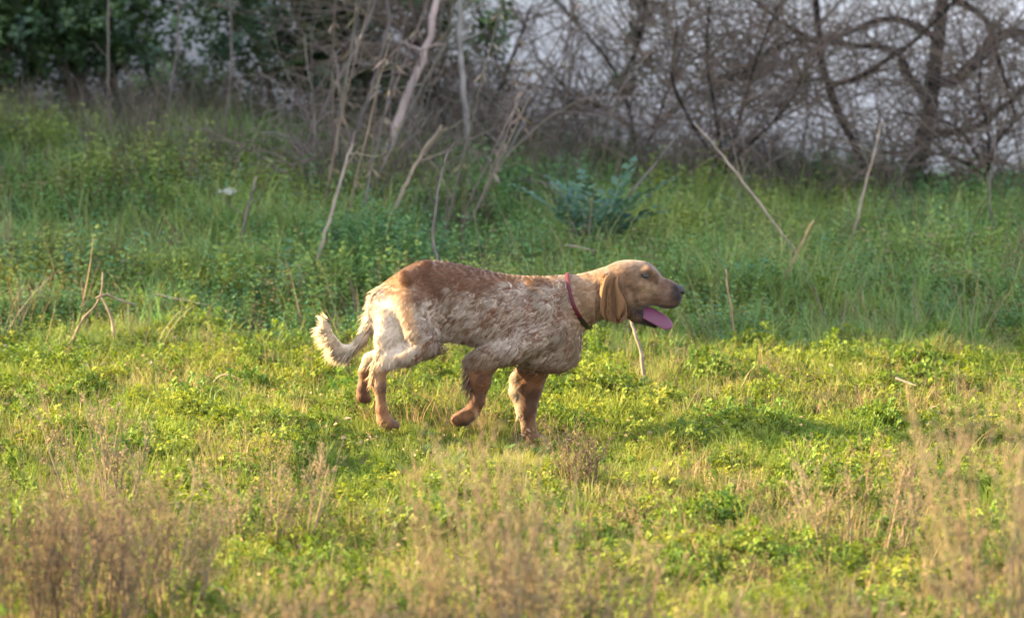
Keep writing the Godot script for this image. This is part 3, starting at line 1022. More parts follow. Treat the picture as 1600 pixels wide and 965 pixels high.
# stations: [px, top py, bottom py, half width, where the widest point sits (0 bottom .. 1 top)]
func add_loft(a: Array, zc: float):
	var x0: float = (a[0][0] - 800.0) / PPM
	var x1: float = (a[a.size() - 1][0] - 800.0) / PPM
	for i in range(gcol(x0 - 0.05, gx0, gnx), gcol(x1 + 0.05, gx0, gnx)):
		var x := gx0 + i * CELL
		var px := clampf(x, x0, x1) * PPM + 800.0
		var dx := maxf(maxf(x0 - x, x - x1), 0.0)
		var yt := pt(px, hermite(a, px, 1), zc).y
		var yb := pt(px, hermite(a, px, 2), zc).y
		var w := hermite(a, px, 3)
		var pos := hermite(a, px, 4)
		var yc := lerpf(yb, yt, pos)
		for j in range(gcol(yb - 0.05, gy0, gny), gcol(yt + 0.05, gy0, gny)):
			var y := gy0 + j * CELL
			var h := (yt - yc) if y > yc else (yc - yb)
			var qy := absf(y - yc) / h
			var qy2 := qy * qy
			var mn := minf(h, w)
			for k in range(gcol(zc - w - 0.05, gz0, gnz), gcol(zc + w + 0.05, gz0, gnz)):
				var z := gz0 + k * CELL - zc
				var qz := z / w
				var r := sqrt(qy2 + qz * qz)
				# distance: first order, value over gradient
				var gy := qy / h
				var gz := qz / w
				var g := sqrt(gy * gy + gz * gz)
				var d := (r - 1.0) * mn
				if r > 0.3:
					d = (r - 1.0) * r / maxf(g, 0.001)
				if dx > 0.0:
					d = sqrt(maxf(d, 0.0) ** 2 + dx * dx)
				if d < 0.05:
					fld[(i * gny + j) * gnz + k] += exp(-KB * maxf(d, -0.05))

func add_bone(a: Vector3, b: Vector3, ra: float, rb: float, flat := 1.0):
	var ab := b - a
	var l2 := ab.length_squared()
	var m := maxf(ra, rb) + 0.05
	for i in range(gcol(minf(a.x, b.x) - m, gx0, gnx), gcol(maxf(a.x, b.x) + m, gx0, gnx)):
		for j in range(gcol(minf(a.y, b.y) - m, gy0, gny), gcol(maxf(a.y, b.y) + m, gy0, gny)):
			for k in range(gcol(minf(a.z, b.z) - m, gz0, gnz), gcol(maxf(a.z, b.z) + m, gz0, gnz)):
				var p := Vector3(gx0 + i * CELL, gy0 + j * CELL, gz0 + k * CELL)
				var t := clampf((p - a).dot(ab) / l2, 0, 1)
				var q := p - a - ab * t
				q.z *= flat
				var d := q.length() - lerpf(ra, rb, t)
				if d < 0.05:
					fld[(i * gny + j) * gnz + k] += exp(-KB * maxf(d, -0.05))

func limb(a: Array, flat := 1.0):   # joints: [px, py, z, r]
	for i in a.size() - 1:
		add_bone(pt(a[i][0], a[i][1], a[i][2]), pt(a[i + 1][0], a[i + 1][1], a[i + 1][2]), a[i][3], a[i + 1][3], flat)

func field(p: Vector3) -> float:
	var fx := clampf((p.x - gx0) / CELL, 0, gnx - 2.001)
	var fy := clampf((p.y - gy0) / CELL, 0, gny - 2.001)
	var fz := clampf((p.z - gz0) / CELL, 0, gnz - 2.001)
	var i := int(fx)
	var j := int(fy)
	var k := int(fz)
	var s := (i * gny + j) * gnz + k
	var row := gnz
	var sl := gny * gnz
	fx -= i; fy -= j; fz -= k
	return lerpf(lerpf(lerpf(fld[s], fld[s + 1], fz), lerpf(fld[s + row], fld[s + row + 1], fz), fy), lerpf(lerpf(fld[s + sl], fld[s + sl + 1], fz), lerpf(fld[s + sl + row], fld[s + sl + row + 1], fz), fy), fx)

func grad(p: Vector3) -> Vector3:
	var e := CELL
	return Vector3(field(p + Vector3(e, 0, 0)) - field(p - Vector3(e, 0, 0)), field(p + Vector3(0, e, 0)) - field(p - Vector3(0, e, 0)), field(p + Vector3(0, 0, e)) - field(p - Vector3(0, 0, e))).normalized()

func flow(u: float, v: float) -> Vector3:   # the way the hair lies
	var d := Vector3(-1, -0.55, 0)
	d = d.lerp(Vector3(-0.7, -1, 0), smooth(880, 760, u) * smooth(460, 540, v))
	d = d.lerp(Vector3(-1, -0.15, 0), smooth(460, 430, v) * smooth(950, 900, u))
	d = d.lerp(Vector3(-0.25, -1, 0), smooth(565, 590, v))
	d = d.lerp(Vector3(-0.35, -1, 0), smooth(660, 610, u) * smooth(450, 490, v))
	d = d.lerp(Vector3(-0.8, -0.6, 0), smooth(555, 545, u))
	d = d.rotated(Vector3(0, 0, 1), 0.55 * n3.get_noise_2d(u * 0.035, v * 0.035) * smooth(940, 890, u))
	return d.normalized()

func ridge(u: float, v: float, a: Vector2, b: Vector2, w: float) -> float:
	var p := Vector2(u, v)
	var q := b - a
	var t := clampf((p - a).dot(q) / q.length_squared(), 0, 1)
	return exp(-((p - a - q * t).length() / w) ** 2)

func bumps(u: float, v: float) -> float:   # the muscles and bones that show through the coat, in metres
	if u > 930:
		var y := 0.0035 * ridge(u, v, Vector2(988, 446), Vector2(1006, 447), 7)
		y -= 0.0045 * ridge(u, v, Vector2(1018, 440), Vector2(1030, 446), 7)
		y -= 0.004 * ridge(u, v, Vector2(986, 454), Vector2(992, 474), 5)
		y -= 0.003 * ridge(u, v, Vector2(1004, 470), Vector2(1046, 473), 3.5)
		y += 0.004 * ridge(u, v, Vector2(1036, 463), Vector2(1052, 462), 8)
		y += 0.003 * ridge(u, v, Vector2(1002, 424), Vector2(1016, 422), 4)
		y -= 0.003 * ridge(u, v, Vector2(1003, 432), Vector2(1014, 431), 4)
		return y
	var y := 0.009 * ridge(u, v, Vector2(874, 438), Vector2(836, 530), 11)
	y -= 0.009 * ridge(u, v, Vector2(842, 440), Vector2(792, 528), 11)
	y += 0.006 * ridge(u, v, Vector2(838, 536), Vector2(760, 558), 13)
	y -= 0.007 * ridge(u, v, Vector2(880, 470), Vector2(858, 545), 9)
	y -= 0.010 * ridge(u, v, Vector2(676, 452), Vector2(700, 520), 15)
	y += 0.006 * ridge(u, v, Vector2(642, 440), Vector2(656, 520), 12)
	y -= 0.007 * ridge(u, v, Vector2(606, 470), Vector2(626, 540), 11)
	y += 0.005 * ridge(u, v, Vector2(588, 480), Vector2(594, 540), 9)
	y += 0.0028 * sin((u + (v - 480) * 0.35) * 0.33) * smooth(700, 720, u) * smooth(805, 785, u) * smooth(452, 470, v) * smooth(545, 520, v)
	y += 0.004 * ridge(u, v, Vector2(905, 440), Vector2(930, 500), 9)
	return y

func coat(p: Vector3) -> Color:   # the colours of the coat
	var u := p.x * PPM + 800.0
	var v := 482.5 - (p.y - AIM_Y) * PPM * 0.99 + p.z * 0.13 * PPM
	var f := flow(u, v)
	var ac := p.x * -f.y + p.y * f.x
	var al := p.x * f.x + p.y * f.y
	var wob := n3.get_noise_3d(p.x * 14, p.y * 14, p.z * 14)
	var st := n3.get_noise_3d(ac * 36 + wob * 1.8, al * 7.5, p.z * 18 + 7)
	var st2 := n3.get_noise_3d(ac * 170 + 31 + wob * 3.0, al * 22, p.z * 60)
	var white := Color(0.80, 0.64, 0.50)
	var brown := Color(0.27, 0.115, 0.062)
	var tanc := Color(0.46, 0.265, 0.14)
	var orange := Color(0.44, 0.205, 0.07)
	var cream := Color(0.64, 0.50, 0.35)
	# roan flank: streaks of white and brown
	var c := brown.lerp(white, smooth(-0.30, 0.22, st + st2 * 0.12 - 0.02))
	c = c.lerp(tanc, 0.2)
	c = c.lerp(white, smooth(0.12, 0.4, n3.get_noise_3d(p.x * 11 + 4, p.y * 11, p.z * 8)) * 0.4)
	# reddish saddle from the hip to the withers
	var edge := 468.0 - 0.17 * maxf(u - 660.0, 0.0) + wob * 26.0 + st * 10
	var saddle := smooth(edge + 14, edge - 10, v) * smooth(600, 622, u + wob * 12) * smooth(905, 840, u)
	c = c.lerp(Color(0.21, 0.088, 0.045).lerp(Color(0.33, 0.15, 0.065), smooth(-0.3, 0.5, st2) * 0.5), saddle * 0.92)
	# orange at the withers
	c = c.lerp(orange, smooth(448, 432, v) * smooth(770, 800, u) * smooth(880, 850, u) * 0.7)
	# rump and thigh
	var rump := smooth(668, 632, u + wob * 25 + (v - 480) * 0.1) * smooth(440, 470, v + wob * 20)
	c = c.lerp(cream.lerp(white, 0.4).lerp(tanc, smooth(0.1, 0.5, st) * 0.35), rump * 0.9)
	c = c.lerp(orange, exp(-((u - 612) / 14.0) ** 2 - ((v - 440) / 22.0) ** 2) * 0.6)
	c = c.lerp(orange, exp(-((u - 640 - (v - 470) * 0.12) / 9.0) ** 2) * smooth(440, 460, v) * smooth(525, 500, v) * 0.55)
	# belly and groin
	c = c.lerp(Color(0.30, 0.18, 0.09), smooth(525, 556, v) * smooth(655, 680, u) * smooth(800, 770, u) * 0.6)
	# forechest
	c = c.lerp(tanc.lerp(white, 0.25 + 0.2 * st), smooth(870, 900, u) * 0.65)
	# neck and head
	c = c.lerp(tanc.lerp(Color(0.60, 0.40, 0.25), smooth(-0.2, 0.6, st + wob * 0.5) * 0.6), smooth(888, 912, u + wob * 10) * smooth(530, 505, v))
	if u > 930:
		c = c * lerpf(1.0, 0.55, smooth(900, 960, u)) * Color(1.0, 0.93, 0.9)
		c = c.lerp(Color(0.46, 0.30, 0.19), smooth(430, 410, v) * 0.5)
		c = c.lerp(Color(0.20, 0.11, 0.075), smooth(1005, 1045, u) * 0.7)
		c = c.lerp(Color(0.50, 0.33, 0.19), exp(-((u - 1012) / 14.0) ** 2 - ((v - 452) / 9.0) ** 2) * 0.6)
		c = c.lerp(Color(0.10, 0.05, 0.03), exp(-((u - 1008) / 11.0) ** 2 - ((v - 431) / 5.0) ** 2) * 0.8)
		c = c * (1.0 + 0.5 * n3.get_noise_3d(p.x * 45, p.y * 45, p.z * 45) + 0.3 * n3.get_noise_3d(p.x * 140, p.y * 140, p.z * 140))
		c = c.lerp(Color(0.06, 0.035, 0.03), smooth(474, 480, v) * smooth(1000, 1006, u) * 0.8)
		var lip := maxf(smooth(1044, 1058, u) * smooth(470, 477, v - (1066 - u) * 0.3), smooth(1044, 1056, u) * smooth(438, 450, v) * smooth(476, 466, v))
		c = c.lerp(Color(0.04, 0.03, 0.03), lip * 0.9)
		c = c.lerp(Color(0.03, 0.018, 0.018), exp(-((u - 1000) / 16.0) ** 2 - ((v - 487 - (u - 1000) * 0.25) / 7.0) ** 2) * 1.0)
		c = c.lerp(Color(0.05, 0.03, 0.03), smooth(994, 1006, u) * smooth(482, 487, v) * 0.85)
	# legs
	if v > 560:
		var leg := smooth(562, 585, v)
		var lc := Color(0.31, 0.120, 0.038).lerp(Color(0.155, 0.060, 0.024), smooth(-0.2, 0.4, wob))
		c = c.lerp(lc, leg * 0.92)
		if p.z < 0 and u > 780:
			c = c.lerp(cream, smooth(815, 800, u + (v - 600) * -0.12) * leg * 0.9)
			c = c.lerp(tanc, smooth(655, 685, v) * 0.5)
	if u < 625 and v > 555 and p.z > 0:
		c = c.lerp(Color(0.5, 0.32, 0.18), smooth(600, 590, u) * smooth(640, 600, v) * 0.6)
	# tail
	var tail := smooth(575, 558, u) * smooth(580, 566, v)
	c = c.lerp(cream.lerp(Color(0.5, 0.33, 0.2), smooth(-0.1, 0.5, st) * 0.5), tail)
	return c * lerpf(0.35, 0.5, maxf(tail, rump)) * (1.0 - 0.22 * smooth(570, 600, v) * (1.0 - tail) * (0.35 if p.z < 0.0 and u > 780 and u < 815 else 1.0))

func make_dog():
	fld.resize(gnx * gny * gnz)
	fld.fill(0.0)
	add_loft([
		[577, 466, 505, 0.022, 0.5], [588, 450, 538, 0.036, 0.5], [606, 436, 552, 0.053, 0.5], [628, 421, 556, 0.073, 0.52], [650, 410, 548, 0.081, 0.55],
		[670, 407, 541, 0.083, 0.58], [700, 409, 533, 0.081, 0.55], [730, 415, 537, 0.093, 0.48], [760, 422, 547, 0.107, 0.42], [790, 428, 559, 0.114, 0.42], [820, 431, 571, 0.112, 0.42],
		[850, 432, 581, 0.101, 0.42], [875, 433, 583, 0.085, 0.42], [893, 437, 575, 0.069, 0.42], [904, 448, 562, 0.054, 0.4], [909, 470, 545, 0.030, 0.4]], 0.0)
	add_loft([[850, 438, 540, 0.08, 0.5], [880, 431, 538, 0.075, 0.5], [905, 428, 522, 0.064, 0.5], [925, 423, 508, 0.057, 0.5], [945, 417, 498, 0.054, 0.5], [965, 414, 490, 0.05, 0.5]], 0.0)
	add_loft([
		[944, 428, 476, 0.036, 0.55], [954, 415, 486, 0.050, 0.55], [968, 408, 489, 0.059, 0.6], [984, 406, 487, 0.061, 0.6], [998, 407, 483, 0.058, 0.6], [1010, 409, 479, 0.052, 0.55], [1020, 414, 477, 0.046, 0.5],
		[1028, 423, 479, 0.039, 0.42], [1035, 432, 481, 0.035, 0.34], [1045, 436, 482, 0.034, 0.34], [1055, 441, 480.5, 0.033, 0.4], [1062, 447, 475, 0.029, 0.45], [1066, 454, 468, 0.018, 0.5]], 0.0)
	# brows, cheeks and the open lower jaw
	limb([[1014, 424, 0.034, 0.016], [1022, 428, 0.028, 0.010]])
	limb([[1014, 424, -0.034, 0.016], [1022, 428, -0.028, 0.010]])
	limb([[980, 466, 0.034, 0.028], [1000, 466, 0.030, 0.022]])
	limb([[980, 466, -0.034, 0.028], [1000, 466, -0.030, 0.022]])
	limb([[974, 476, 0.0, 0.036], [996, 493, 0.0, 0.022], [1024, 508, 0.0, 0.010]], 0.8)
	for s in [1.0, -1.0]:   # shoulder blade and upper arm muscle
		limb([[838, 452, 0.048 * s, 0.036], [862, 512, 0.072 * s, 0.050]], 0.9)
		limb([[640, 432, 0.050 * s, 0.030], [668, 418, 0.040 * s, 0.022]])
		limb([[948, 434, 0.046 * s, 0.017], [960, 442, 0.052 * s, 0.015]])
	# near foreleg, swung back with the paw lifted
	limb([[858, 518, 0.072, 0.056], [800, 545, 0.082, 0.048], [757, 562, 0.088, 0.041], [751, 596, 0.088, 0.031], [746, 626, 0.088, 0.021], [738, 642, 0.088, 0.020], [727, 652, 0.088, 0.020], [716, 655, 0.088, 0.014]])
	limb([[738, 566, 0.088, 0.026], [737, 604, 0.088, 0.016]])
	for k in 4:
		var tz := 0.088 + (k - 1.5) * 0.0095
		limb([[724, 653, tz, 0.010], [713, 656.5 - absf(k - 1.5), tz, 0.0085]])
		limb([[606, 662, 0.082 + (k - 1.5) * 0.009, 0.010], [616, 665.5, 0.082 + (k - 1.5) * 0.0105, 0.008]])
		limb([[838, 690, -0.074 + (k - 1.5) * 0.009, 0.011], [850, 694.5, -0.074 + (k - 1.5) * 0.0105, 0.009]])
	# far foreleg, planted
	limb([[858, 520, -0.070, 0.058], [838, 572, -0.074, 0.046], [828, 606, -0.074, 0.040], [824, 640, -0.074, 0.029], [826, 670, -0.074, 0.021], [830, 687, -0.074, 0.022], [844, 693, -0.074, 0.017]])
	limb([[830, 560, -0.072, 0.034], [808, 592, -0.074, 0.022], [806, 612, -0.074, 0.019], [814, 645, -0.074, 0.013]])
	# near hind leg, planted
	limb([[642, 474, 0.047, 0.060], [652, 518, 0.060, 0.056], [668, 537, 0.074, 0.043], [640, 552, 0.082, 0.036], [608, 564, 0.082, 0.025], [594, 574, 0.082, 0.021], [593, 604, 0.082, 0.019], [596, 640, 0.082, 0.016], [599, 656, 0.082, 0.018], [611, 664, 0.082, 0.014]])
	for sg in [1.0, -1.0]:   # the back of the thigh
		limb([[614, 488, 0.034 * sg, 0.050], [606, 532, 0.054 * sg, 0.040], [604, 554, 0.072 * sg, 0.028]])
	# far hind leg, lifted
	limb([[642, 474, -0.047, 0.060], [650, 522, -0.060, 0.054], [610, 552, -0.08, 0.036], [578, 562, -0.08, 0.022], [570, 580, -0.08, 0.018], [567, 606, -0.08, 0.016], [566, 618, -0.08, 0.016], [574, 623, -0.08, 0.013]])
	# tail
	limb([[590, 470, 0.0, 0.022], [578, 505, 0.0, 0.017], [566, 530, 0.0, 0.014], [550, 545, 0.0, 0.012], [533, 545, 0.0, 0.011], [520, 530, 0.0, 0.009], [511, 512, 0.0, 0.007], [507, 502, 0.0, 0.005]])
	for i in fld.size():
		var s := fld[i]
		fld[i] = -log(s) / KB if s > 0.0025 else 0.05
	# --- surface nets
	var row := gnz
	var sl := gny * gnz
	var ids := PackedInt32Array()
	ids.resize(fld.size())
	ids.fill(-1)
	var b := MB.new()
	var offs := [0, sl, row, sl + row, 1, sl + 1, row + 1, sl + row + 1]
	var cs := [Vector3(0, 0, 0), Vector3(1, 0, 0), Vector3(0, 1, 0), Vector3(1, 1, 0), Vector3(0, 0, 1), Vector3(1, 0, 1), Vector3(0, 1, 1), Vector3(1, 1, 1)]
	var edges := [[0, 1], [2, 3], [4, 5], [6, 7], [0, 2], [1, 3], [4, 6], [5, 7], [0, 4], [1, 5], [2, 6], [3, 7]]
	for i in gnx - 1:
		for j in gny - 1:
			var s0 := (i * gny + j) * gnz
			for k in gnz - 1:
				var s := s0 + k
				if absf(fld[s]) > 0.01:
					continue
				var neg := 0
				for o in offs:
					if fld[s + o] < 0.0: neg += 1
				if neg == 0 or neg == 8:
					continue
				var sum := Vector3.ZERO
				var cnt := 0
				for e in edges:
					var fa := fld[s + offs[e[0]]]
					var fb := fld[s + offs[e[1]]]
					if (fa < 0.0) != (fb < 0.0):
						sum += (cs[e[0]] as Vector3).lerp(cs[e[1]], fa / (fa - fb))
						cnt += 1
				ids[s] = b.v.size()
				b.v.append(Vector3(gx0 + i * CELL, gy0 + j * CELL, gz0 + k * CELL) + sum / cnt * CELL)
	for i in range(1, gnx - 1):
		for j in range(1, gny - 1):
			var s0 := (i * gny + j) * gnz
			for k in range(1, gnz - 1):
				var s := s0 + k
				if ids[s] < 0 :
					continue
				var inside := fld[s] < 0.0
				for ax in 3:
					var st: int = [sl, row, 1][ax]
					if (fld[s + st] < 0.0) == inside:
						continue
					var da: int = [row, 1, sl][ax]
					var db: int = [1, sl, row][ax]
					var q := [ids[s], ids[s - da], ids[s - da - db], ids[s - db]]
					if q.min() < 0: continue
					if not inside:
						q.reverse()
					b.ix.append_array(PackedInt32Array([q[0], q[1], q[2], q[0], q[2], q[3]]))
	# relief of the coat: locks of hair stand proud
	var base_n := PackedVector3Array()
	for p in b.v:
		base_n.append(grad(p))
	b.n = base_n.duplicate()
	var surf := b.v.duplicate()
	for i in b.v.size():
		var p := surf[i]
		var u := p.x * PPM + 800.0
		var v := 482.5 - (p.y - AIM_Y) * PPM
		var f := flow(u, v)
		var ac := p.x * -f.y + p.y * f.x
		var al := p.x * f.x + p.y * f.y
		var wob := n3.get_noise_3d(p.x * 14, p.y * 14, p.z * 14)
		var st := n3.get_noise_3d(ac * 36 + wob * 1.8, al * 7.5, p.z * 18 + 7) + 0.12 * n3.get_noise_3d(ac * 120 + wob * 2.2, al * 16, p.z * 40)
		var amp := 0.0062 * smooth(960, 890, u) * (1.0 - 0.7 * smooth(560, 590, v)) * (1.0 - 0.65 * smooth(670, 640, u)) * (1.0 - 0.6 * smooth(455, 430, v))
		b.v[i] += base_n[i] * (st * amp + bumps(u, 482.5 - (p.y - AIM_Y) * PPM * 0.99 + p.z * 0.13 * PPM) * smooth(0.02, 0.05, absf(p.z)))
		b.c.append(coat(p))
	var acc := PackedVector3Array()
	acc.resize(b.v.size())
	for t in range(0, b.ix.size(), 3):
		var i0 := b.ix[t]
		var i1 := b.ix[t + 1]
		var i2 := b.ix[t + 2]
		var nn := (b.v[i2] - b.v[i0]).cross(b.v[i1] - b.v[i0])
		acc[i0] += nn; acc[i1] += nn; acc[i2] += nn
	for i in acc.size():
		var q := acc[i].normalized()
		b.n[i] = q if q.dot(base_n[i]) > 0 else -q
	var org := Vector3(-0.15, 0.0, 0.0)
	var dog := base("dog", org)
	tag(dog, "tan and white roan long haired dog trotting right with its tongue out", "dog")
	var fur := mat(0.75, 0.25)
	fur.rim_enabled = true
	fur.rim = 0.3
	fur.rim_tint = 0.6
	var bm := MB.new()
	bm.v = moved(b.v, org); bm.n = b.n; bm.c = b.c; bm.ix = b.ix
	part("body", bm.mesh(), fur, dog)
	print("body tris ", b.ix.size() / 3)
	# --- hair
	var h := MB.new()
	var ntri := b.ix.size() / 3
	for t in ntri:
		var i0 := b.ix[t * 3]
		var p0 := b.v[i0]
		if p0.z < -0.06 and p0.y > 0.27 : continue
		var u := p0.x * PPM + 800.0
		var v := 482.5 - (p0.y - AIM_Y) * PPM * 0.99 + p0.z * 0.13 * PPM
		var dens := 0.62
		var ln := 0.022
		if u > 930:
			dens = 0.9; ln = 0.009
		elif v > 640: ln = 0.009
		elif u < 655 and v < 560: ln = 0.02
		elif v > 570: ln = 0.013
		elif u < 572: ln = 0.018
		for copy in (1 if u > 930 or v > 570 else 2):
			if rng.randf() > dens: continue
			var w0 := rng.randf()
			var w1 := rng.randf() * (1 - w0)
			var i1 := b.ix[t * 3 + 1]
			var i2 := b.ix[t * 3 + 2]
			var p := p0 * (1 - w0 - w1) + b.v[i1] * w0 + b.v[i2] * w1
			var nr := (b.n[i0] + base_n[i0] * 0.5).normalized()
			var f := flow(u, v)
			if u < 572 and v < 580:
				f = Vector3(-0.8, -0.75, 0).lerp(Vector3(-0.5, 0.9, 0), smooth(530, 500, v) * smooth(540, 520, u)).normalized()
			if u > 1000: f = Vector3(-1, -0.25, 0)
			f = (f - nr * f.dot(nr))
			if f.length() < 0.15: f = Vector3(-1, -0.3, 0) - nr * nr.dot(Vector3(-1, -0.3, 0))
			f = (f.normalized() + Vector3(rng.randf_range(-1, 1), rng.randf_range(-1, 1), rng.randf_range(-1, 1)) * 0.08).normalized()
			strand(h, p - nr * 0.001, f, nr, ln * rng.randf_range(0.5, 1.4), 0.0008 if u > 930 else 0.0008, vary(b.c[i0], 0.26 if u > 930 else 0.11), 0.12 if u > 930 else 0.06, org, 0.5 if u > 930 else 0.06)
	# feathering: tail, thigh, belly, elbows, chest
	var feather := [
		[[[590, 470], [577, 505], [564, 532], [548, 549]], 0.0, 460, 0.06, Vector3(-0.7, -1, 0), 0.018],
		[[[552, 546], [536, 547], [524, 536]], 0.0, 420, 0.055, Vector3(-0.75, -0.8, 0), 0.010],
		[[[524, 536], [516, 522], [511, 510]], 0.0, 320, 0.05, Vector3(-1, -0.25, 0), 0.008],
		[[[511, 512], [508, 505], [507, 501]], 0.0, 110, 0.03, Vector3(-0.7, 0.75, 0), 0.006],
		[[[588, 452], [580, 480], [577, 510]], 0.0, 160, 0.03, Vector3(-0.6, -0.6, 0), 0.03],
		[[[594, 545], [583, 575], [584, 600]], 0.082, 140, 0.035, Vector3(-0.5, -1, 0), 0.015],
		[[[760, 560], [800, 570], [850, 583], [890, 580]], 0.0, 90, 0.016, Vector3(-1, -0.5, 0), 0.06],
		[[[735, 552], [732, 575], [736, 605]], 0.088, 260, 0.04, Vector3(-0.6, -1, 0), 0.02],
		[[[806, 605], [808, 622], [814, 648]], -0.074, 200, 0.016, Vector3(-0.3, -1, 0), 0.014],
		[[[640, 560], [665, 556], [690, 550], [700, 543]], 0.05, 120, 0.018, Vector3(-0.9, -0.6, 0), 0.04],
		[[[898, 520], [906, 545], [900, 570]], 0.0, 120, 0.018, Vector3(-0.25, -1, 0), 0.04],
	]
	for fe in feather:
		var line := px_line(fe[0], fe[1], fe[1])
		for k in fe[2]:
			var t: float = rng.randf() * (line.size() - 1.001)
			var p: Vector3 = line[int(t)].lerp(line[int(t) + 1], t - int(t)) + Vector3(rng.randfn() * 0.006, rng.randfn() * 0.006, rng.randf_range(-1, 1) * fe[5])
			var dd: Vector3 = (fe[4].normalized() + Vector3(rng.randfn(), rng.randfn(), rng.randfn()) * 0.16).normalized()
			var c := coat(p).lerp(Color(0.40, 0.30, 0.20), 0.2)
			strand(h, p, dd, Vector3(-0.75, 0.3, 0.55), fe[3] * rng.randf_range(0.5, 1.25), 0.0022, vary(c, 0.15), 0.04, org, 0.6)
	var ho := part("hair", h.mesh(), mat(0.7, 0.3, 0.35), dog)
	ho.set_meta("kind", "stuff")
	print("hair tris ", h.ix.size() / 3)
	dog_features(dog, org, fur)

func strand(h: MB, p: Vector3, f: Vector3, nr: Vector3, l: float, w: float, col: Color, lift: float, org: Vector3, ruffle := 0.25):
	var s := f.cross(nr).normalized() * w
	var m := p + f * l * 0.5 + nr * l * lift * 0.6
	var e := p + f * l + nr * l * lift * 0.7 + Vector3(0, -l * 0.08, 0)
	var i := h.v.size()
	var sn := (nr + Vector3(rng.randf_range(-1, 1), rng.randf_range(-1, 1), rng.randf_range(-1, 1)) * ruffle).normalized()
	for q in [p - s, p + s, m - s * 0.8, m + s * 0.8, e]:
		h.v.append(q - org)
		h.c.append(col)
		h.n.append(sn)
	h.ix.append_array(PackedInt32Array([i, i + 1, i + 2, i + 1, i + 3, i + 2, i + 2, i + 3, i + 4]))

func blob(c: Vector3, r: Vector3, col: Color, rot := Basis(), nu := 16, nv := 10) -> MB:
	var b := MB.new()
	for j in nv + 1:
		for i in nu:
			var a := TAU * i / nu
			var t := PI * j / nv
			var d := Vector3(sin(t) * cos(a), cos(t), sin(t) * sin(a))
			b.v.append(c + rot * (d * r))
			b.n.append((rot * (d / r)).normalized())
			b.c.append(col)
	for j in nv:
		for i in nu:
			var q := j * nu + i
			var q2 := j * nu + (i + 1) % nu
			b.ix.append_array(PackedInt32Array([q, q2, q + nu, q2, q2 + nu, q + nu]))
	return b

# a flat tongue, ear or strap: rings along a path, each an ellipse with its own half width (along side) and half thickness
func slab(path: PackedVector3Array, side: Array, hw: PackedFloat32Array, th: float, nseg: int, cols: Array, wave := 0.0) -> MB:
	var b := MB.new()
	var m := path.size()
	for i in m:
		var t := (path[mini(i + 1, m - 1)] - path[maxi(i - 1, 0)]).normalized()
		var s: Vector3 = side[i]
		s = (s - t * s.dot(t)).normalized()
		var u := s.cross(t).normalized()
		for k in nseg:
			var a := TAU * k / nseg
			var lx := cos(a)
			var q := path[i] + s * lx * hw[i] + u * (sin(a) * minf(th, hw[i]) + wave * sin(lx * 4.2 + i * 0.25) * minf(1.0, i / 4.0))
			b.v.append(q)
			b.n.append((s * lx * 0.3 + u * sin(a)).normalized())
			b.c.append((cols[0] as Color).lerp(cols[1], absf(lx) ** 3 if sin(a) > -0.2 else 0.6))
	for i in m - 1:
		for k in nseg:
			var q := i * nseg + k
			var q2 := i * nseg + (k + 1) % nseg
			b.ix.append_array(PackedInt32Array([q, q2, q + nseg, q2, q2 + nseg, q + nseg]))
	var acc := PackedVector3Array()
	acc.resize(b.v.size())
	for t in range(0, b.ix.size(), 3):
		var nn := (b.v[b.ix[t + 1]] - b.v[b.ix[t]]).cross(b.v[b.ix[t + 2]] - b.v[b.ix[t]])
		for k in 3:
			acc[b.ix[t + k]] += nn
	for i in acc.size():
		var nn := acc[i].normalized()
		b.n[i] = nn if nn.dot(b.n[i]) > 0 else -nn
	return b

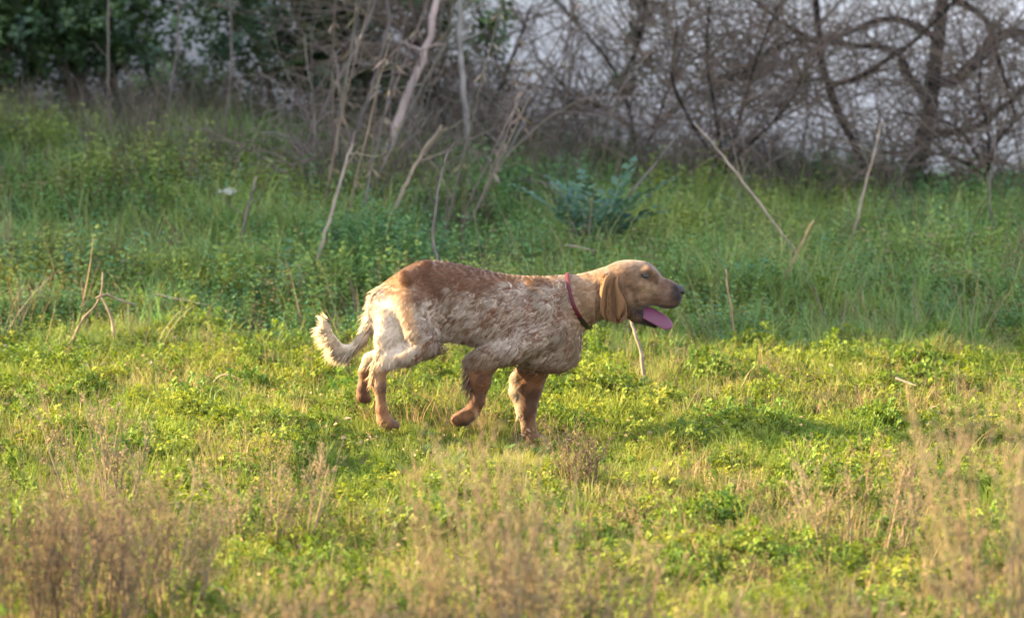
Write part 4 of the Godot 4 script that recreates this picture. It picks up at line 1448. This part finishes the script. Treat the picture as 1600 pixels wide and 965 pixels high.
func dog_features(dog: Node3D, org: Vector3, fur: Material):
	var skin := mat(0.5, 0.35)
	# ears
	for s in [1.0, -1.0]:
		var path := PackedVector3Array()
		var sides := []
		var hw := PackedFloat32Array()
		var N := 18
		var keys := [[0, 957, 429, 0.051, 11], [1, 953, 441, 0.069, 13], [2, 953, 456, 0.074, 16], [3, 957, 473, 0.074, 20], [4, 960, 486, 0.070, 20], [5, 963, 493, 0.066, 15], [6, 966, 498, 0.062, 2]]
		for i in N:
			var t := 6.0 * i / (N - 1)
			var p := pt(hermite(keys, t, 1), hermite(keys, t, 2), hermite(keys, t, 3) * s)
			path.append(p - org)
			sides.append(Vector3(1, 0.12, 0.0))
			hw.append(hermite(keys, t, 4) / PPM)
		var eb := slab(path, sides, hw, 0.006, 24, [Color(0.10, 0.053, 0.028), Color(0.17, 0.09, 0.044)], 0.015)
		var em := mat(0.75, 0.2, 0.35)
		part("ear", eb.mesh(), em, dog)
		# hair fringe of the ear
		var h := MB.new()
		for k in 1500:
			var i := rng.randi_range(1, N - 2)
			var lx := rng.randf_range(-1, 1)
			var p := path[i] + Vector3(lx * hw[i], rng.randf_range(-0.004, 0.004), s * (0.006 + 0.015 * sin(lx * 4.2 + i * 0.25) * minf(1.0, i / 4.0)))
			strand(h, p, Vector3(0.1 * rng.randfn(), -1, 0.1 * rng.randfn()).normalized(), Vector3(0, 0, s), rng.randf_range(0.008, 0.022), 0.0009, vary(Color(0.095, 0.050, 0.027).lerp(Color(0.155, 0.084, 0.044), 0.5 + 0.5 * sin(lx * 9.0 + i * 0.5)), 0.25), 0.12, Vector3.ZERO)
		part("ear_hair", h.mesh(), em, dog.get_child(dog.get_child_count() - 1)).set_meta("kind", "stuff")
	# eyes, half closed
	for s in [1.0, -1.0]:
		var c := pt(1009, 431, 0.047 * s)
		var d := grad(c)
		for it in 6:
			c -= d * field(c)
			d = grad(c)
		c -= org
		var rot := Basis.looking_at(-d, Vector3(0.25, 1, 0))
		var eb := blob(c - d * 0.003, Vector3(0.013, 0.0075, 0.0095), Color(0.01, 0.012, 0.01), rot)
		var eye := part("eye", eb.mesh(), mat(0.15, 0.5), dog)
		part("eyelid", blob(c + Vector3(-0.001, 0.0052, 0) - d * 0.001, Vector3(0.0155, 0.0042, 0.0075), Color(0.035, 0.018, 0.012), rot).mesh(), fur, eye)
		part("eyelid", blob(c + Vector3(0.001, -0.0062, 0) - d * 0.002, Vector3(0.013, 0.0032, 0.0065), Color(0.03, 0.016, 0.011), rot).mesh(), fur, eye)
	# nose
	var nb := blob(pt(1061.5, 453.5, 0.0) - org, Vector3(0.021, 0.0195, 0.026), Color(0.018, 0.013, 0.014), Basis(Vector3(0, 0, 1), -0.5), 20, 14)
	var nose := part("nose", nb.mesh(), skin, dog)
	for s in [1.0, -1.0]:
		part("nostril", blob(pt(1068, 456, 0.0155 * s) - org, Vector3(0.0055, 0.0045, 0.007), Color(0.004, 0.003, 0.003)).mesh(), skin, nose)
	# tongue, hanging over the near side of the jaw
	var keys := [[0, 995, 483, 0.004, 8], [1, 1005, 486, 0.010, 11], [2, 1016, 491, 0.016, 12.5], [3, 1028, 497.5, 0.020, 12.5], [4, 1038, 503.5, 0.021, 11.5], [5, 1046, 508.5, 0.021, 9], [6, 1050, 512, 0.020, 2]]
	var path := PackedVector3Array()
	var sides := []
	var hw := PackedFloat32Array()
	for i in 20:
		var t := 6.0 * i / 19
		path.append(pt(hermite(keys, t, 1), hermite(keys, t, 2), hermite(keys, t, 3)) - org)
		sides.append(Vector3(0.35, 0.72, -0.6))
		hw.append(hermite(keys, t, 4) / PPM)
	part("tongue", slab(path, sides, hw, 0.0055, 20, [Color(0.052, 0.014, 0.026), Color(0.115, 0.034, 0.060)]).mesh(), skin, dog)
	# lower teeth and the light hair of the chin
	var tb := MB.new()
	for k in 6:
		var p := pt(1021 + k * 1.7, 505 + k * 0.4, 0.012 - 0.004 * k) - org
		tb.tube(PackedVector3Array([p, p + Vector3(0.0005, 0.004, 0), p + Vector3(0.001, 0.007, 0)]), PackedFloat32Array([0.0022, 0.0018, 0.0004]), 6, Color(0.7, 0.66, 0.55), Color(0.7, 0.66, 0.55))
	part("teeth", tb.mesh(), skin, dog)
	# collar: a band round the neck, found by walking out from the neck's middle to the coat
	var top := pt(889, 431, 0.0)
	var bot := pt(923, 511, 0.0)
	var mid := (top + bot) * 0.5
	var ydir := (top - bot).normalized()
	var along := Vector3(ydir.y, -ydir.x, 0)
	var ring := PackedVector3Array()
	var NR := 56
	for i in NR:
		var a := TAU * i / NR
		var d := ydir * cos(a) + Vector3(0, 0, 1) * sin(a)
		var bow := -along * 0.022 * absf(sin(a))
		var r := 0.03
		while r < 0.16 and field(mid + bow + d * r) < 0.0:
			r += 0.0015
		ring.append(mid + bow + d * (r + 0.003))
	var cb := MB.new()
	var prof := [Vector2(-0.006, -0.003), Vector2(-0.006, 0.0022), Vector2(-0.0045, 0.0038), Vector2(0.0045, 0.0038), Vector2(0.006, 0.0022), Vector2(0.006, -0.003)]
	for i in NR:
		var o := (ring[i] - mid).normalized()
		for q in prof:
			cb.v.append(ring[i] + along * q.x + o * q.y - org)
			cb.n.append((o + along * q.x * 60.0).normalized())
			cb.c.append(Color(0.052, 0.006, 0.009))
	for i in NR:
		for k in 6:
			var q := i * 6 + k
			var q2 := i * 6 + (k + 1) % 6
			var w := ((i + 1) % NR) * 6
			cb.ix.append_array(PackedInt32Array([q, q2, w + k, q2, w + (k + 1) % 6, w + k]))
	var col := part("collar", cb.mesh(), mat(0.6, 0.35), dog)
	col.set_meta("label", "dark red collar with a dark buckle under the throat")
	var kb := MB.new()
	for i in range(NR / 4 + 5, NR / 2 + 1):
		var o := (ring[i] - mid).normalized()
		for q in prof:
			kb.v.append(ring[i] + along * q.x * 1.15 + o * (q.y + 0.0025) - org)
			kb.n.append((o + along * q.x * 60.0).normalized())
			kb.c.append(Color(0.012, 0.008, 0.010))
	for i in kb.v.size() / 6 - 1:
		for k in 6:
			var q := i * 6 + k
			var q2 := i * 6 + (k + 1) % 6
			kb.ix.append_array(PackedInt32Array([q, q2, q + 6, q2, q2 + 6, q + 6]))
	part("buckle", kb.mesh(), mat(0.4, 0.5), col)
